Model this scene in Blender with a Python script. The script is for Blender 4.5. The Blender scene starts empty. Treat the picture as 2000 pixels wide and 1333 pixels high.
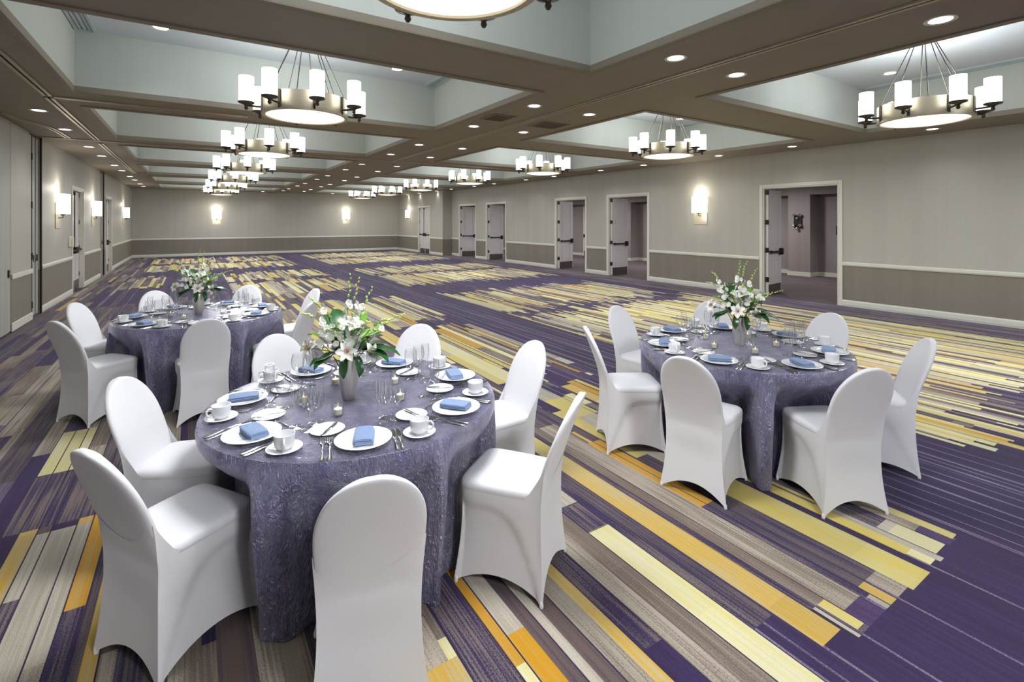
import bpy, math, random
from math import sin, cos, pi, radians as R
from mathutils import Vector, Matrix

random.seed(11)
scene = bpy.context.scene
COL = scene.collection

# ------------------------------------------------------------------ camera, world, exposure
CAM_H = 1.72
YAW = math.atan(625.0 / 960.0)
cam_d = bpy.data.cameras.new('camera')
cam_d.sensor_width = 36.0
cam_d.lens = 960.0 / 2000.0 * 36.0
cam_d.shift_y = -(666.5 - 433.0) / 2000.0
cam_d.clip_start = 0.05
cam_d.clip_end = 200
cam = bpy.data.objects.new('camera', cam_d)
cam.location = (0, 0, CAM_H)
cam.rotation_euler = (pi / 2, 0, -YAW)
COL.objects.link(cam)
scene.camera = cam

world = bpy.data.worlds.new('world')
world.use_nodes = True
world.node_tree.nodes['Background'].inputs[0].default_value = (0.8, 0.85, 1.0, 1)
world.node_tree.nodes['Background'].inputs[1].default_value = 0.0
scene.world = world
scene.view_settings.view_transform = 'Standard'
scene.view_settings.look = 'None'
scene.view_settings.gamma = 1.0
scene.view_settings.exposure = 0.14
scene.cycles.use_denoising = True
scene.cycles.max_bounces = 5
scene.cycles.diffuse_bounces = 3
scene.cycles.glossy_bounces = 2
scene.cycles.transparent_max_bounces = 20
scene.cycles.adaptive_threshold = 0.06
scene.cycles.use_adaptive_sampling = True
scene.cycles.adaptive_min_samples = 16
scene.cycles.caustics_reflective = False
scene.cycles.caustics_refractive = False
scene.cycles.sample_clamp_indirect = 6.0

# power of the room's lamps
P_CHAND = 38.0      # omni lamp in each chandelier, and added fill behind the camera
P_DISC = 62.0       # light through each chandelier's glass bowl, plus the fixtureless fill
P_DOWN = 9.0        # recessed downlight
P_SCONCE = 6.5
WARM = (0.965, 0.985, 1.0)
COOL = (0.90, 0.97, 1.0)


# ------------------------------------------------------------------ materials
def lin(c):
    return tuple(((v / 255.0) / 12.92 if v / 255.0 <= 0.04045 else ((v / 255.0 + 0.055) / 1.055) ** 2.4) for v in c)


class NT:
    def __init__(self, name):
        self.m = bpy.data.materials.new(name)
        self.m.use_nodes = True
        self.t = self.m.node_tree
        self.b = self.t.nodes['Principled BSDF']

    def n(self, typ, **kw):
        nd = self.t.nodes.new(typ)
        for k, v in kw.items():
            setattr(nd, k, v)
        return nd

    def l(self, a, b):
        self.t.links.new(a, b)

    def noise(self, scale, vec=None, detail=3.0, rough=0.55):
        nd = self.n('ShaderNodeTexNoise')
        nd.inputs['Scale'].default_value = scale
        nd.inputs['Detail'].default_value = detail
        nd.inputs['Roughness'].default_value = rough
        if vec is not None:
            self.l(vec, nd.inputs['Vector'])
        return nd

    def coord(self, scale=(1, 1, 1)):
        tc = self.n('ShaderNodeTexCoord')
        mp = self.n('ShaderNodeMapping')
        mp.inputs['Scale'].default_value = scale
        self.l(tc.outputs['Object'], mp.inputs['Vector'])
        return mp.outputs['Vector']

    def ramp(self, fac, stops):
        r = self.n('ShaderNodeValToRGB')
        cr = r.color_ramp
        while len(cr.elements) < len(stops):
            cr.elements.new(0.5)
        for e, (p, c) in zip(cr.elements, stops):
            e.position = p
            e.color = (*c, 1) if len(c) == 3 else c
        self.l(fac, r.inputs['Fac'])
        return r

    def bump(self, h, strength, dist):
        b = self.n('ShaderNodeBump')
        b.inputs['Strength'].default_value = strength
        b.inputs['Distance'].default_value = dist
        self.l(h, b.inputs['Height'])
        self.l(b.outputs['Normal'], self.b.inputs['Normal'])
        return b


def plain(name, rgb, rough=0.5, metal=0.0, var=0.05, scale=8.0, spec=0.5, vscale=(1, 1, 1), bump=0.0, coat=0.0):
    q = NT(name)
    c = lin(rgb)
    nz = q.noise(scale, q.coord(vscale))
    r = q.ramp(nz.outputs['Fac'], [(0.3, tuple(v * (1 - var) for v in c)), (0.7, tuple(min(1, v * (1 + var)) for v in c))])
    q.l(r.outputs['Color'], q.b.inputs['Base Color'])
    q.b.inputs['Roughness'].default_value = rough
    q.b.inputs['Metallic'].default_value = metal
    q.b.inputs['Specular IOR Level'].default_value = spec
    q.b.inputs['Coat Weight'].default_value = coat
    if bump:
        q.bump(nz.outputs['Fac'], bump, 0.01)
    return q.m


def emit(name, rgb, strength, base=(240, 240, 235)):
    q = NT(name)
    q.b.inputs['Base Color'].default_value = (*lin(base), 1)
    nz = q.noise(30.0, q.coord())
    c = lin(rgb)
    r = q.ramp(nz.outputs['Fac'], [(0.3, tuple(v * 0.96 for v in c)), (0.7, c)])
    q.l(r.outputs['Color'], q.b.inputs['Emission Color'])
    q.b.inputs['Emission Strength'].default_value = strength
    q.m.cycles.emission_sampling = 'NONE'      # the lamps beside these glass pieces carry their light
    q.b.inputs['Roughness'].default_value = 0.4
    return q.m


def glass_mat(name, tint=(1, 1, 1)):
    q = NT(name)
    t = q.t
    t.nodes.remove(q.b)
    out = t.nodes['Material Output']
    tr = q.n('ShaderNodeBsdfTransparent')
    tr.inputs['Color'].default_value = (*tint, 1)
    gl = q.n('ShaderNodeBsdfGlossy')
    gl.inputs['Roughness'].default_value = 0.03
    fr = q.n('ShaderNodeLayerWeight')
    fr.inputs['Blend'].default_value = 0.5
    pw = q.n('ShaderNodeMath', operation='POWER')
    q.l(fr.outputs['Facing'], pw.inputs[0])
    pw.inputs[1].default_value = 2.6
    nz = q.noise(40.0, q.coord())
    m0 = q.n('ShaderNodeMath', operation='MULTIPLY_ADD')
    q.l(pw.outputs[0], m0.inputs[0])
    m0.inputs[1].default_value = 0.55
    m0.inputs[2].default_value = 0.02
    mul = q.n('ShaderNodeMath', operation='MULTIPLY_ADD')
    q.l(nz.outputs['Fac'], mul.inputs[0])
    mul.inputs[1].default_value = 0.08
    q.l(m0.outputs[0], mul.inputs[2])
    mx = q.n('ShaderNodeMixShader')
    q.l(mul.outputs[0], mx.inputs[0])
    q.l(tr.outputs[0], mx.inputs[1])
    q.l(gl.outputs[0], mx.inputs[2])
    q.l(mx.outputs[0], out.inputs['Surface'])
    return q.m


def wall_mat(name, rgb, dark):
    # woven wallcovering: fine vertical threads plus faint broad vertical bands
    q = NT(name)
    c, d = lin(rgb), lin(dark)
    fine = q.noise(1.0, q.coord((160, 160, 3)), 2.0)
    broad = q.noise(1.0, q.coord((5, 5, 0.15)), 2.0)
    mx = q.n('ShaderNodeMath', operation='MULTIPLY_ADD')
    q.l(fine.outputs['Fac'], mx.inputs[0])
    mx.inputs[1].default_value = 0.45
    q.l(broad.outputs['Fac'], mx.inputs[2])
    r = q.ramp(mx.outputs[0], [(0.5, d), (0.95, c)])
    q.l(r.outputs['Color'], q.b.inputs['Base Color'])
    q.b.inputs['Roughness'].default_value = 0.55
    q.b.inputs['Specular IOR Level'].default_value = 0.3
    q.bump(fine.outputs['Fac'], 0.15, 0.003)
    return q.m


def cloth_mat():
    # crushed lavender taffeta: fine creases that catch the light
    q = NT('crushed_taffeta')

    def ridge(scale, vec, dist):
        n = q.noise(scale, vec, 3.0, 0.6)
        n.inputs['Distortion'].default_value = dist
        a = q.n('ShaderNodeMath', operation='SUBTRACT')
        q.l(n.outputs['Fac'], a.inputs[0]); a.inputs[1].default_value = 0.5
        b = q.n('ShaderNodeMath', operation='ABSOLUTE')
        q.l(a.outputs[0], b.inputs[0])
        return n, b.outputs[0]
    _, r1 = ridge(1.0, q.coord((70, 70, 20)), 1.2)
    _, r2 = ridge(1.0, q.coord((20, 34, 8)), 1.5)
    n3 = q.noise(1.0, q.coord((11, 11, 3)), 2.0)
    s1 = q.n('ShaderNodeMath', operation='MULTIPLY_ADD')
    q.l(r2, s1.inputs[0]); s1.inputs[1].default_value = 2.2
    q.l(r1, s1.inputs[2])
    r = q.ramp(n3.outputs['Fac'], [(0.3, lin((130, 125, 170))), (0.7, lin((174, 172, 202)))])
    q.l(r.outputs['Color'], q.b.inputs['Base Color'])
    q.b.inputs['Metallic'].default_value = 0.62
    q.b.inputs['Roughness'].default_value = 0.27
    q.b.inputs['Coat Weight'].default_value = 0.25
    q.b.inputs['Coat Roughness'].default_value = 0.15
    q.b.inputs['Sheen Weight'].default_value = 0.2
    q.b.inputs['Sheen Roughness'].default_value = 0.4
    q.bump(s1.outputs[0], 1.0, 0.03)
    return q.m


def spandex_mat():
    q = NT('white_spandex')
    fine = q.noise(420.0, q.coord(), 2.0)
    r = q.ramp(fine.outputs['Fac'], [(0.3, lin((224, 223, 228))), (0.7, lin((233, 232, 236)))])
    q.l(r.outputs['Color'], q.b.inputs['Base Color'])
    q.b.inputs['Roughness'].default_value = 0.62
    q.b.inputs['Sheen Weight'].default_value = 0.15
    q.b.inputs['Specular IOR Level'].default_value = 0.25
    q.bump(fine.outputs['Fac'], 0.05, 0.001)
    return q.m


def carpet_mat():
    # two yarn colours per woven bar (stored on its face), flecked and streaked along the bar
    q = NT('striped_carpet')
    a = q.n('ShaderNodeAttribute', attribute_name='yarn_a')
    b = q.n('ShaderNodeAttribute', attribute_name='yarn_b')
    k = q.n('ShaderNodeAttribute', attribute_name='yarn_mix')
    fleck = q.noise(1.0, q.coord((330, 120, 1)), 2.0, 0.6)
    streak = q.noise(1.0, q.coord((75, 1.1, 1)), 3.0, 0.6)
    cloud = q.noise(1.0, q.coord((7, 1.6, 1)), 2.0, 0.5)
    s1 = q.n('ShaderNodeMath', operation='MULTIPLY_ADD')
    q.l(streak.outputs['Fac'], s1.inputs[0]); s1.inputs[1].default_value = 1.3
    q.l(fleck.outputs['Fac'], s1.inputs[2])
    s2 = q.n('ShaderNodeMath', operation='MULTIPLY_ADD')
    q.l(cloud.outputs['Fac'], s2.inputs[0]); s2.inputs[1].default_value = 0.5
    q.l(s1.outputs[0], s2.inputs[2])            # mean about 1.22
    off = q.n('ShaderNodeMath', operation='SUBTRACT')
    q.l(s2.outputs[0], off.inputs[0]); off.inputs[1].default_value = 1.41
    sc = q.n('ShaderNodeMath', operation='MULTIPLY_ADD')
    q.l(off.outputs[0], sc.inputs[0]); sc.inputs[1].default_value = 5.0
    q.l(k.outputs['Fac'], sc.inputs[2])
    cl = q.n('ShaderNodeClamp')
    q.l(sc.outputs[0], cl.inputs['Value'])
    mx = q.n('ShaderNodeMix', data_type='RGBA')
    q.l(cl.outputs[0], mx.inputs['Factor'])
    q.l(a.outputs['Color'], mx.inputs['A'])
    q.l(b.outputs['Color'], mx.inputs['B'])
    q.l(mx.outputs['Result'], q.b.inputs['Base Color'])
    q.b.inputs['Roughness'].default_value = 0.9
    q.b.inputs['Specular IOR Level'].default_value = 0.1
    q.b.inputs['Sheen Weight'].default_value = 0.1
    q.bump(fleck.outputs['Fac'], 0.35, 0.004)
    return q.m


M = dict(
    wall=wall_mat('wallcovering_upper', (180, 177, 168), (175, 171, 162)),
    wain=wall_mat('wallcovering_lower', (134, 127, 116), (128, 121, 110)),
    panelgrey=wall_mat('partition_fabric', (172, 170, 164), (158, 155, 148)),
    trim=plain('cream_paint', (214, 212, 200), 0.45, var=0.02),
    beam=plain('taupe_ceiling_paint', (146, 138, 125), 0.7, var=0.03, scale=3),
    beamtrim=plain('taupe_ceiling_trim', (136, 127, 112), 0.6, var=0.03, scale=3),
    coffer=plain('coffer_side_paint', (203, 208, 202), 0.65, var=0.012, scale=2.0, vscale=(6, 6, 0.3)),
    coffertop=plain('coffer_top_paint', (206, 212, 220), 0.65, var=0.02, scale=2),
    track=plain('track_metal', (176, 166, 146), 0.4, 0.5, var=0.05),
    slot=plain('slot_shade', (24, 20, 18), 0.8, var=0.1),  # near-black colour stands in for shade inside slots, gaps and pockets
    nickel=plain('brushed_nickel', (196, 187, 166), 0.42, 0.65, var=0.08, scale=4, vscale=(1, 1, 40)),
    darkmetal=plain('dark_bronze', (84, 78, 70), 0.35, 0.8, var=0.1),
    bronze=plain('oil_rubbed_bronze', (38, 32, 32), 0.4, 0.5, var=0.1),
    shade=emit('lit_glass_shade', (255, 253, 248), 3.2),
    sconce=emit('lit_sconce_shade', (255, 248, 232), 3.2),
    bowl=emit('lit_glass_bowl', (255, 246, 228), 1.25),
    lens=emit('downlight_lens', (255, 252, 246), 4.0),
    flame=emit('candle_flame', (255, 214, 120), 6.0),
    whitepaint=plain('white_trim_ring', (226, 224, 216), 0.5, var=0.02),
    doorwhite=plain('door_paint', (208, 203, 204), 0.4, var=0.02),
    kick=plain('kick_plate_steel', (110, 100, 100), 0.35, 0.7, var=0.06, vscale=(1, 40, 1)),
    corridor=wall_mat('corridor_wallcovering', (152, 144, 142), (140, 132, 131)),
    corrfloor=plain('corridor_carpet', (98, 88, 90), 0.95, var=0.5, scale=1.0, vscale=(60, 2.0, 1), spec=0.1),
    carpet=carpet_mat(),
    cloth=cloth_mat(),
    spandex=spandex_mat(),
    china=plain('white_china', (238, 239, 242), 0.12, var=0.01, coat=0.5),
    silver=plain('polished_steel', (205, 205, 202), 0.16, 1.0, var=0.04, scale=30),
    napkin=plain('blue_linen', (124, 145, 182), 0.7, var=0.06, scale=60, bump=0.1),
    glass=glass_mat('clear_glass', (0.992, 0.995, 0.996)),
    wax=plain('candle_wax', (246, 238, 214), 0.6, var=0.02),
    vase=plain('brushed_silver_vase', (214, 208, 203), 0.3, 0.55, var=0.08, scale=3, vscale=(14, 14, 0.3)),
    petal=plain('white_petal', (244, 243, 236), 0.6, var=0.03, scale=40),
    petalgreen=plain('pale_green_petal', (226, 236, 190), 0.6, var=0.06, scale=40),
    bud=plain('green_bud', (190, 208, 120), 0.55, var=0.1, scale=60),
    leaf=plain('dark_green_leaf', (40, 84, 40), 0.3, var=0.3, scale=14, coat=0.2),
    leaflight=plain('light_green_leaf', (120, 164, 62), 0.4, var=0.2, scale=14),
    stem=plain('green_stem', (110, 142, 72), 0.5, var=0.1),
    anther=plain('orange_anther', (176, 104, 34), 0.7, var=0.1),
    grille=plain('taupe_grille', (112, 100, 86), 0.7, var=0.05, scale=60),
    vent=plain('vent_blade', (186, 196, 200), 0.5, var=0.03),
    wood=plain('table_plywood', (150, 120, 86), 0.6, var=0.1),
    phone=plain('almond_plastic', (222, 216, 200), 0.4, var=0.02),
    black=plain('black_plastic', (26, 24, 26), 0.35, var=0.1),
    chrome=plain('chrome_ball', (230, 230, 235), 0.08, 1.0, var=0.02),
)


# ------------------------------------------------------------------ mesh builder
class MB:
    def __init__(self):
        self.v, self.f, self.mi = [], [], []

    def add(self, vs, fs, mi=0):
        o = len(self.v)
        self.v += [tuple(p) for p in vs]
        self.f += [tuple(i + o for i in f) for f in fs]
        self.mi += [mi] * len(fs)
        return self

    def box(self, x0, x1, y0, y1, z0, z1, mi=0, bev=0.0):
        if bev:
            b = min(bev, (x1 - x0) * .45, (y1 - y0) * .45, (z1 - z0) * .45)
            vs, idx = [], {}
            for sx in (0, 1):
                for sy in (0, 1):
                    for sz in (0, 1):
                        X, Y, Z = (x0, x1)[sx], (y0, y1)[sy], (z0, z1)[sz]
                        dx, dy, dz = (b, -b)[sx], (b, -b)[sy], (b, -b)[sz]
                        for ax in range(3):
                            idx[sx, sy, sz, ax] = len(vs)
                            vs.append((X + (0 if ax == 0 else dx), Y + (0 if ax == 1 else dy), Z + (0 if ax == 2 else dz)))
            fs = []
            I = lambda sx, sy, sz, ax: idx[sx, sy, sz, ax]
            for s in (0, 1):
                q = [I(s, 0, 0, 0), I(s, 1, 0, 0), I(s, 1, 1, 0), I(s, 0, 1, 0)]; fs.append(q if s else q[::-1])
                q = [I(0, s, 0, 1), I(0, s, 1, 1), I(1, s, 1, 1), I(1, s, 0, 1)]; fs.append(q if s else q[::-1])
                q = [I(0, 0, s, 2), I(1, 0, s, 2), I(1, 1, s, 2), I(0, 1, s, 2)]; fs.append(q if s else q[::-1])
            for a in (0, 1):
                for c in (0, 1):
                    fs.append([I(a, c, 0, 0), I(a, c, 1, 0), I(a, c, 1, 1), I(a, c, 0, 1)])
                    fs.append([I(a, 0, c, 0), I(a, 1, c, 0), I(a, 1, c, 2), I(a, 0, c, 2)])
                    fs.append([I(0, a, c, 1), I(1, a, c, 1), I(1, a, c, 2), I(0, a, c, 2)])
            for sx in (0, 1):
                for sy in (0, 1):
                    for sz in (0, 1):
                        fs.append([I(sx, sy, sz, 0), I(sx, sy, sz, 1), I(sx, sy, sz, 2)])
            return self.add(vs, fs, mi)
        vs = [(x, y, z) for x in (x0, x1) for y in (y0, y1) for z in (z0, z1)]
        return self.add(vs, [(0, 1, 3, 2), (4, 6, 7, 5), (0, 4, 5, 1), (2, 3, 7, 6), (0, 2, 6, 4), (1, 5, 7, 3)], mi)

    def lathe(self, prof, n=24, mi=0, c=(0, 0, 0), closed=False, rib=None):
        vs, fs = [], []
        for (r, z) in prof:
            for i in range(n):
                a = 2 * pi * i / n
                rr = r * (1 + (rib[1] * cos(rib[0] * a) if rib else 0))
                vs.append((c[0] + rr * cos(a), c[1] + rr * sin(a), c[2] + z))
        m = len(prof)
        for j in range(m - (0 if closed else 1)):
            for i in range(n):
                p, q = j * n + i, j * n + (i + 1) % n
                p2, q2 = ((j + 1) % m) * n + i, ((j + 1) % m) * n + (i + 1) % n
                fs.append((p, q, q2, p2))
        return self.add(vs, fs, mi)

    def tube(self, pts, rad, n=8, mi=0, cap=True):
        pts = [Vector(p) for p in pts]
        rads = rad if isinstance(rad, (list, tuple)) else [rad] * len(pts)
        vs, fs = [], []
        prev = None
        for k, p in enumerate(pts):
            t = (pts[min(k + 1, len(pts) - 1)] - pts[max(k - 1, 0)]).normalized()
            if prev is None:
                u = t.cross(Vector((0, 0, 1)))
                if u.length < 1e-3:
                    u = t.cross(Vector((1, 0, 0)))
            else:
                u = prev - t * prev.dot(t)
            u.normalize()
            prev = u
            w = t.cross(u)
            for i in range(n):
                a = 2 * pi * i / n
                vs.append(p + (u * cos(a) + w * sin(a)) * rads[k])
        for k in range(len(pts) - 1):
            for i in range(n):
                fs.append((k * n + i, k * n + (i + 1) % n, (k + 1) * n + (i + 1) % n, (k + 1) * n + i))
        if cap:
            fs.append(tuple(range(n))[::-1])
            fs.append(tuple((len(pts) - 1) * n + i for i in range(n)))
        return self.add(vs, fs, mi)

    def sweep(self, rings, cap=True, mi=0):
        n = len(rings[0])
        vs = [p for r in rings for p in r]
        fs = []
        for k in range(len(rings) - 1):
            for i in range(n):
                fs.append((k * n + i, k * n + (i + 1) % n, (k + 1) * n + (i + 1) % n, (k + 1) * n + i))
        if cap:
            fs.append(tuple(range(n))[::-1])
            fs.append(tuple((len(rings) - 1) * n + i for i in range(n)))
        return self.add(vs, fs, mi)

    def grid(self, P, mi=0):
        nr, nc = len(P), len(P[0])
        vs = [p for r in P for p in r]
        fs = [(j * nc + i, j * nc + i + 1, (j + 1) * nc + i + 1, (j + 1) * nc + i) for j in range(nr - 1) for i in range(nc - 1)]
        return self.add(vs, fs, mi)

    def xf(self, mat, start=0):
        for i in range(start, len(self.v)):
            self.v[i] = tuple(mat @ Vector(self.v[i]))
        return self

    def mesh(self, name, mats, smooth=None):
        me = bpy.data.meshes.new(name)
        me.from_pydata(self.v, [], self.f)
        for m in (mats if isinstance(mats, (list, tuple)) else [mats]):
            me.materials.append(m)
        if isinstance(mats, (list, tuple)) and len(mats) > 1:
            me.polygons.foreach_set('material_index', self.mi)
        me.update()
        if smooth is not None:
            me.polygons.foreach_set('use_smooth', [True] * len(me.polygons))
            me.set_sharp_from_angle(angle=R(smooth))
        return me

    def build(self, name, mats, parent=None, smooth=None, fix=True):
        me = self.mesh(name, mats, smooth)
        if fix:
            import bmesh
            bm = bmesh.new(); bm.from_mesh(me)
            bmesh.ops.recalc_face_normals(bm, faces=bm.faces)
            bm.to_mesh(me); bm.free()
        return place(name, me, parent)


def place(name, me, parent=None, loc=None, rz=None):
    o = bpy.data.objects.new(name, me)
    COL.objects.link(o)
    if parent is not None:
        o.parent = parent
    if loc is not None:
        o.location = loc
    if rz is not None:
        o.rotation_euler = (0, 0, rz)
    return o


def empty(name, loc=(0, 0, 0), rz=0.0):
    o = bpy.data.objects.new(name, None)
    o.empty_display_size = 0.1
    o.location = loc
    o.rotation_euler = (0, 0, rz)
    COL.objects.link(o)
    return o


def tag(o, label, cat=None, group=None, kind=None):
    o['label'] = label
    if cat:
        o['category'] = cat
    if group:
        o['group'] = group
    if kind:
        o['kind'] = kind
    return o


def children(o):
    return [c for c in bpy.data.objects if c.parent == o]


def tree(o):
    return (o, [tree(c) for c in children(o)])


def dup(tr, parent=None):
    o, ch = tr
    c = o.copy()
    COL.objects.link(c)
    c.parent = parent
    for t in ch:
        dup(t, c)
    return c


def lamp(name, kind, loc, power, parent=None, color=WARM, size=0.1, rot=(0, 0, 0), spot=None, blend=0.6):
    d = bpy.data.lights.new(name, kind)
    d.energy = power
    d.color = color
    if kind == 'AREA':
        d.shape = 'DISK'
        d.size = size
    else:
        d.shadow_soft_size = size
    if kind == 'SPOT':
        d.spot_size = spot
        d.spot_blend = blend
    o = bpy.data.objects.new(name, d)
    COL.objects.link(o)
    o.location = loc
    o.rotation_euler = rot
    if parent:
        o.parent = parent
    return o


# ------------------------------------------------------------------ room dimensions (metres)
XL, XR, XR2 = -2.38, 11.13, 10.60
Y0, Y1, YJOG = -4.2, 29.2, 22.7
ZC, ZT = 3.29, 4.03
NEAR = [-3.2, .84, 4.83, 8.82, 12.86, 16.95, 21.0, 25.05]
FAR = [-.18, 3.85, 7.79, 11.80, 15.87, 19.95, 24.0, 28.05]
CX0, CX1 = (-1.18, 3.48), (5.40, 9.95)
WT = 0.24

# ------------------------------------------------------------------ floor: woven bars laid along y
PAL = {
    'gold': ((194, 142, 34), (188, 154, 92), .28),
    'gold2': ((196, 158, 64), (184, 168, 126), .48),
    'cream': ((208, 195, 128), (206, 202, 174), .46),
    'yellow': ((200, 178, 86), (190, 182, 136), .40),
    'beige': ((168, 158, 144), (126, 113, 102), .38),
    'stone': ((164, 156, 142), (184, 176, 162), .50),
    'taupe': ((112, 98, 90), (144, 131, 119), .30),
    'brown': ((102, 87, 82), (80, 68, 78), .32),
    'speck': ((54, 44, 78), (118, 105, 102), .38),
    'greyspeck': ((102, 91, 92), (60, 50, 78), .42),
    'purple': ((53, 40, 72), (62, 48, 86), .35),
    'violet': ((66, 49, 84), (82, 64, 100), .30),
    'line': ((132, 122, 138), (72, 60, 96), .45),
    'lav': ((116, 103, 124), (80, 67, 92), .45),
    'dark': ((44, 36, 60), (66, 56, 70), .25),
}
JA = .5
THIN = .009
EDGES_NEAR = [.88, 1.04, 1.09, 1.18, 1.24, 1.29, 1.36, 1.45, 1.51, 1.57, 1.62, 1.72, 1.83, 1.98, 2.04, 2.13, 2.29, 2.33, 2.41, 2.57, 2.62,
              2.69, 2.82, 3.03, 3.08, 3.17, 3.22, 3.36, 3.45, 3.52]
EDGES_LEFT = [-.98, -.88, -.80, -.72, -.66, -.55, -.48, -.40, -.36, -.31]
FORCE = [  # bars read off the carpet in front of the tables: x0, x1, y0, y1, yarn
    (1.98, 3.6, -4.0, .92, 'purple'), (3.53, 4.9, -4.0, 3.6, 'purple'),
    (1.83, 1.98, -.5, 2.04, 'cream'), (1.88, 1.99, 2.05, 2.30, 'speck'), (1.83, 1.98, 2.31, 2.9, 'stone'),
    (1.98, 2.04, 1.18, 3.0, 'speck'), (2.04, 2.13, 1.18, 3.2, 'greyspeck'), (1.98, 2.13, -.5, 1.18, 'purple'),
    (2.13, 2.29, .98, 2.72, 'gold2'), (2.13, 2.29, -.5, .98, 'purple'), (2.29, 2.33, 1.1, 3.4, 'speck'), (2.33, 2.41, 1.1, 3.6, 'taupe'),
    (2.41, 2.57, 1.02, 3.3, 'beige'), (2.57, 2.62, 1.0, 1.86, 'speck'), (2.57, 2.69, 1.86, 2.87, 'gold'), (2.62, 2.69, 1.05, 1.86, 'greyspeck'),
    (2.69, 2.82, 1.05, 2.5, 'greyspeck'), (2.82, 3.03, .90, 1.95, 'yellow'), (3.03, 3.08, .8, 2.2, 'purple'), (3.08, 3.17, 1.02, 2.0, 'yellow'),
    (3.17, 3.22, .90, 1.5, 'stone'), (3.22, 3.36, 1.2, 1.9, 'speck'), (3.36, 3.45, 1.07, 1.5, 'beige'), (3.45, 3.52, .93, 1.45, 'yellow'),
    (2.77, 2.9, 1.95, 2.8, 'yellow'),
    (1.04, 1.09, 1.58, 2.2, 'gold'), (1.09, 1.18, .4, 1.72, 'gold'), (1.09, 1.18, 1.72, 2.6, 'stone'), (.88, 1.04, .6, 2.3, 'speck'),
    (.60, .88, .4, 1.75, 'gold2'), (1.18, 1.24, .6, 2.4, 'brown'), (1.24, 1.29, .4, 2.3, 'stone'), (1.29, 1.36, .4, 2.2, 'brown'),
    (1.36, 1.45, .4, 2.3, 'beige'), (1.45, 1.51, .4, 1.98, 'gold2'), (1.51, 1.62, 1.36, 2.3, 'speck'), (1.51, 1.62, .4, 1.36, 'purple'),
    (1.62, 1.72, .4, 2.4, 'beige'), (1.72, 1.83, .4, 2.4, 'taupe'),
    (-.88, -.66, 4.52, 5.34, 'cream'), (-.48, -.40, 2.89, 3.75, 'gold'), (-.80, -.72, 2.9, 3.80, 'gold2'), (-.72, -.48, 2.2, 3.68, 'stone'),
    (-.36, -.31, 2.2, 3.3, 'gold2'), (-.55, -.48, 1.6, 2.6, 'beige'), (-.88, -.48, 3.75, 4.5, 'speck'), (-.48, -.40, 1.8, 2.88, 'speck'),
    (-.72, -.66, 1.8, 3.1, 'speck'), (-.40, -.36, 1.8, 3.4, 'greyspeck'),
    (3.08, 3.2, 3.5, 3.8, 'cream'), (2.82, 3.08, 3.3, 3.77, 'yellow'),
]
PATCH = [  # fields of light bars
    (.85, 3.53, .95, 3.8), (2.33, 3.9, 4.45, 10.7), (4.95, 10.0, 1.15, 7.3), (4.95, 9.6, 7.85, 10.5), (4.8, 9.9, 12.65, 18.1),
    (.85, 3.75, 12.75, 18.6), (-1.4, 3.6, 20.8, 27.3), (4.7, 10.1, 20.6, 27.4), (-.55, 2.3, 6.7, 11.6), (-1.35, -.65, 16.1, 18.7), (4.9, 5.6, 5.6, 7.3),
]
GAPS = [(2.33, 4.0, 7.25, 7.85), (-1.4, 3.7, 23.6, 24.3), (4.7, 10.1, 23.6, 24.3), (.8, 3.8, 15.6, 16.3), (4.8, 9.9, 15.3, 15.9)]


def floor_edges():
    e = [XL - WT - .02]
    rnd = random.Random(5)
    while e[-1] < XR + .1:
        x = e[-1]
        nxt = x + rnd.choice([.03, .04, .05, .06, .08] if x > 4.9 else [.035, .05, .06, .08, .1, .13, .16])
        for blk in (EDGES_LEFT, EDGES_NEAR):
            if x < blk[0] - .02 <= nxt or (x < blk[0] and nxt > blk[0] - .02):
                e += blk
                nxt = blk[-1] + .06
                break
        if rnd.random() < .16:
            e.append(nxt)
            nxt += .013
        e.append(nxt)
    for v in EDGES_NEAR + EDGES_LEFT:
        if rnd.random() < .6:
            e.append(v + .0065)
        if v > 1.95 and rnd.random() < .6:
            e.append(v + .019)
    for v in (3.6, 3.68, 3.79, 3.91, 4.02, 4.16, 4.27, 4.4, 4.55, 4.68, 4.8):
        e += [v, v + .012]
    e = sorted(set(round(v, 4) for v in e if v < XR))
    return e + [XR + .02]


def yarn(x, y, w, rnd, jit):
    thin = w < .02
    inp = any(a <= x <= b and c - jit[0] * JA <= y <= d + jit[1] * JA for a, b, c, d in PATCH)
    if any(a <= x <= b and c <= y <= d for a, b, c, d in GAPS):
        inp = False
    if w < THIN:
        return 'dark' if (inp or x < 2) else 'purple'
    if inp:
        if thin:
            return rnd.choice(['brown', 'dark', 'speck'])
        left = x < 2.3 and 4 < y < 12
        return rnd.choices(['gold2', 'cream', 'yellow', 'beige', 'stone', 'taupe', 'speck', 'gold', 'greyspeck'],
                           [2, 1, 2, 2, 1.5, 3, 3, 1, 2] if left else [1.2, 4.0, 3.0, 1.5, 2.2, 1.3, 1.8, .35, 1.8])[0]
    mixed = (x < -1.35) or (x < 2.4 and y < 13) or x > 10.05
    if mixed:
        if thin:
            return 'lav'
        if x > 10.05:
            return rnd.choices(['lav', 'violet', 'greyspeck', 'taupe', 'speck'], [3, 2, 3, 2, 2])[0]
        return rnd.choices(['speck', 'greyspeck', 'taupe', 'beige', 'purple', 'gold2', 'brown', 'lav'], [4, 3.2, 2.4, 1.5, 2.2, .5, 1.6, .8])[0]
    if thin:
        return 'line'
    return rnd.choices(['purple', 'violet', 'dark'], [6, 2.0, 1.0])[0]


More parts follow.
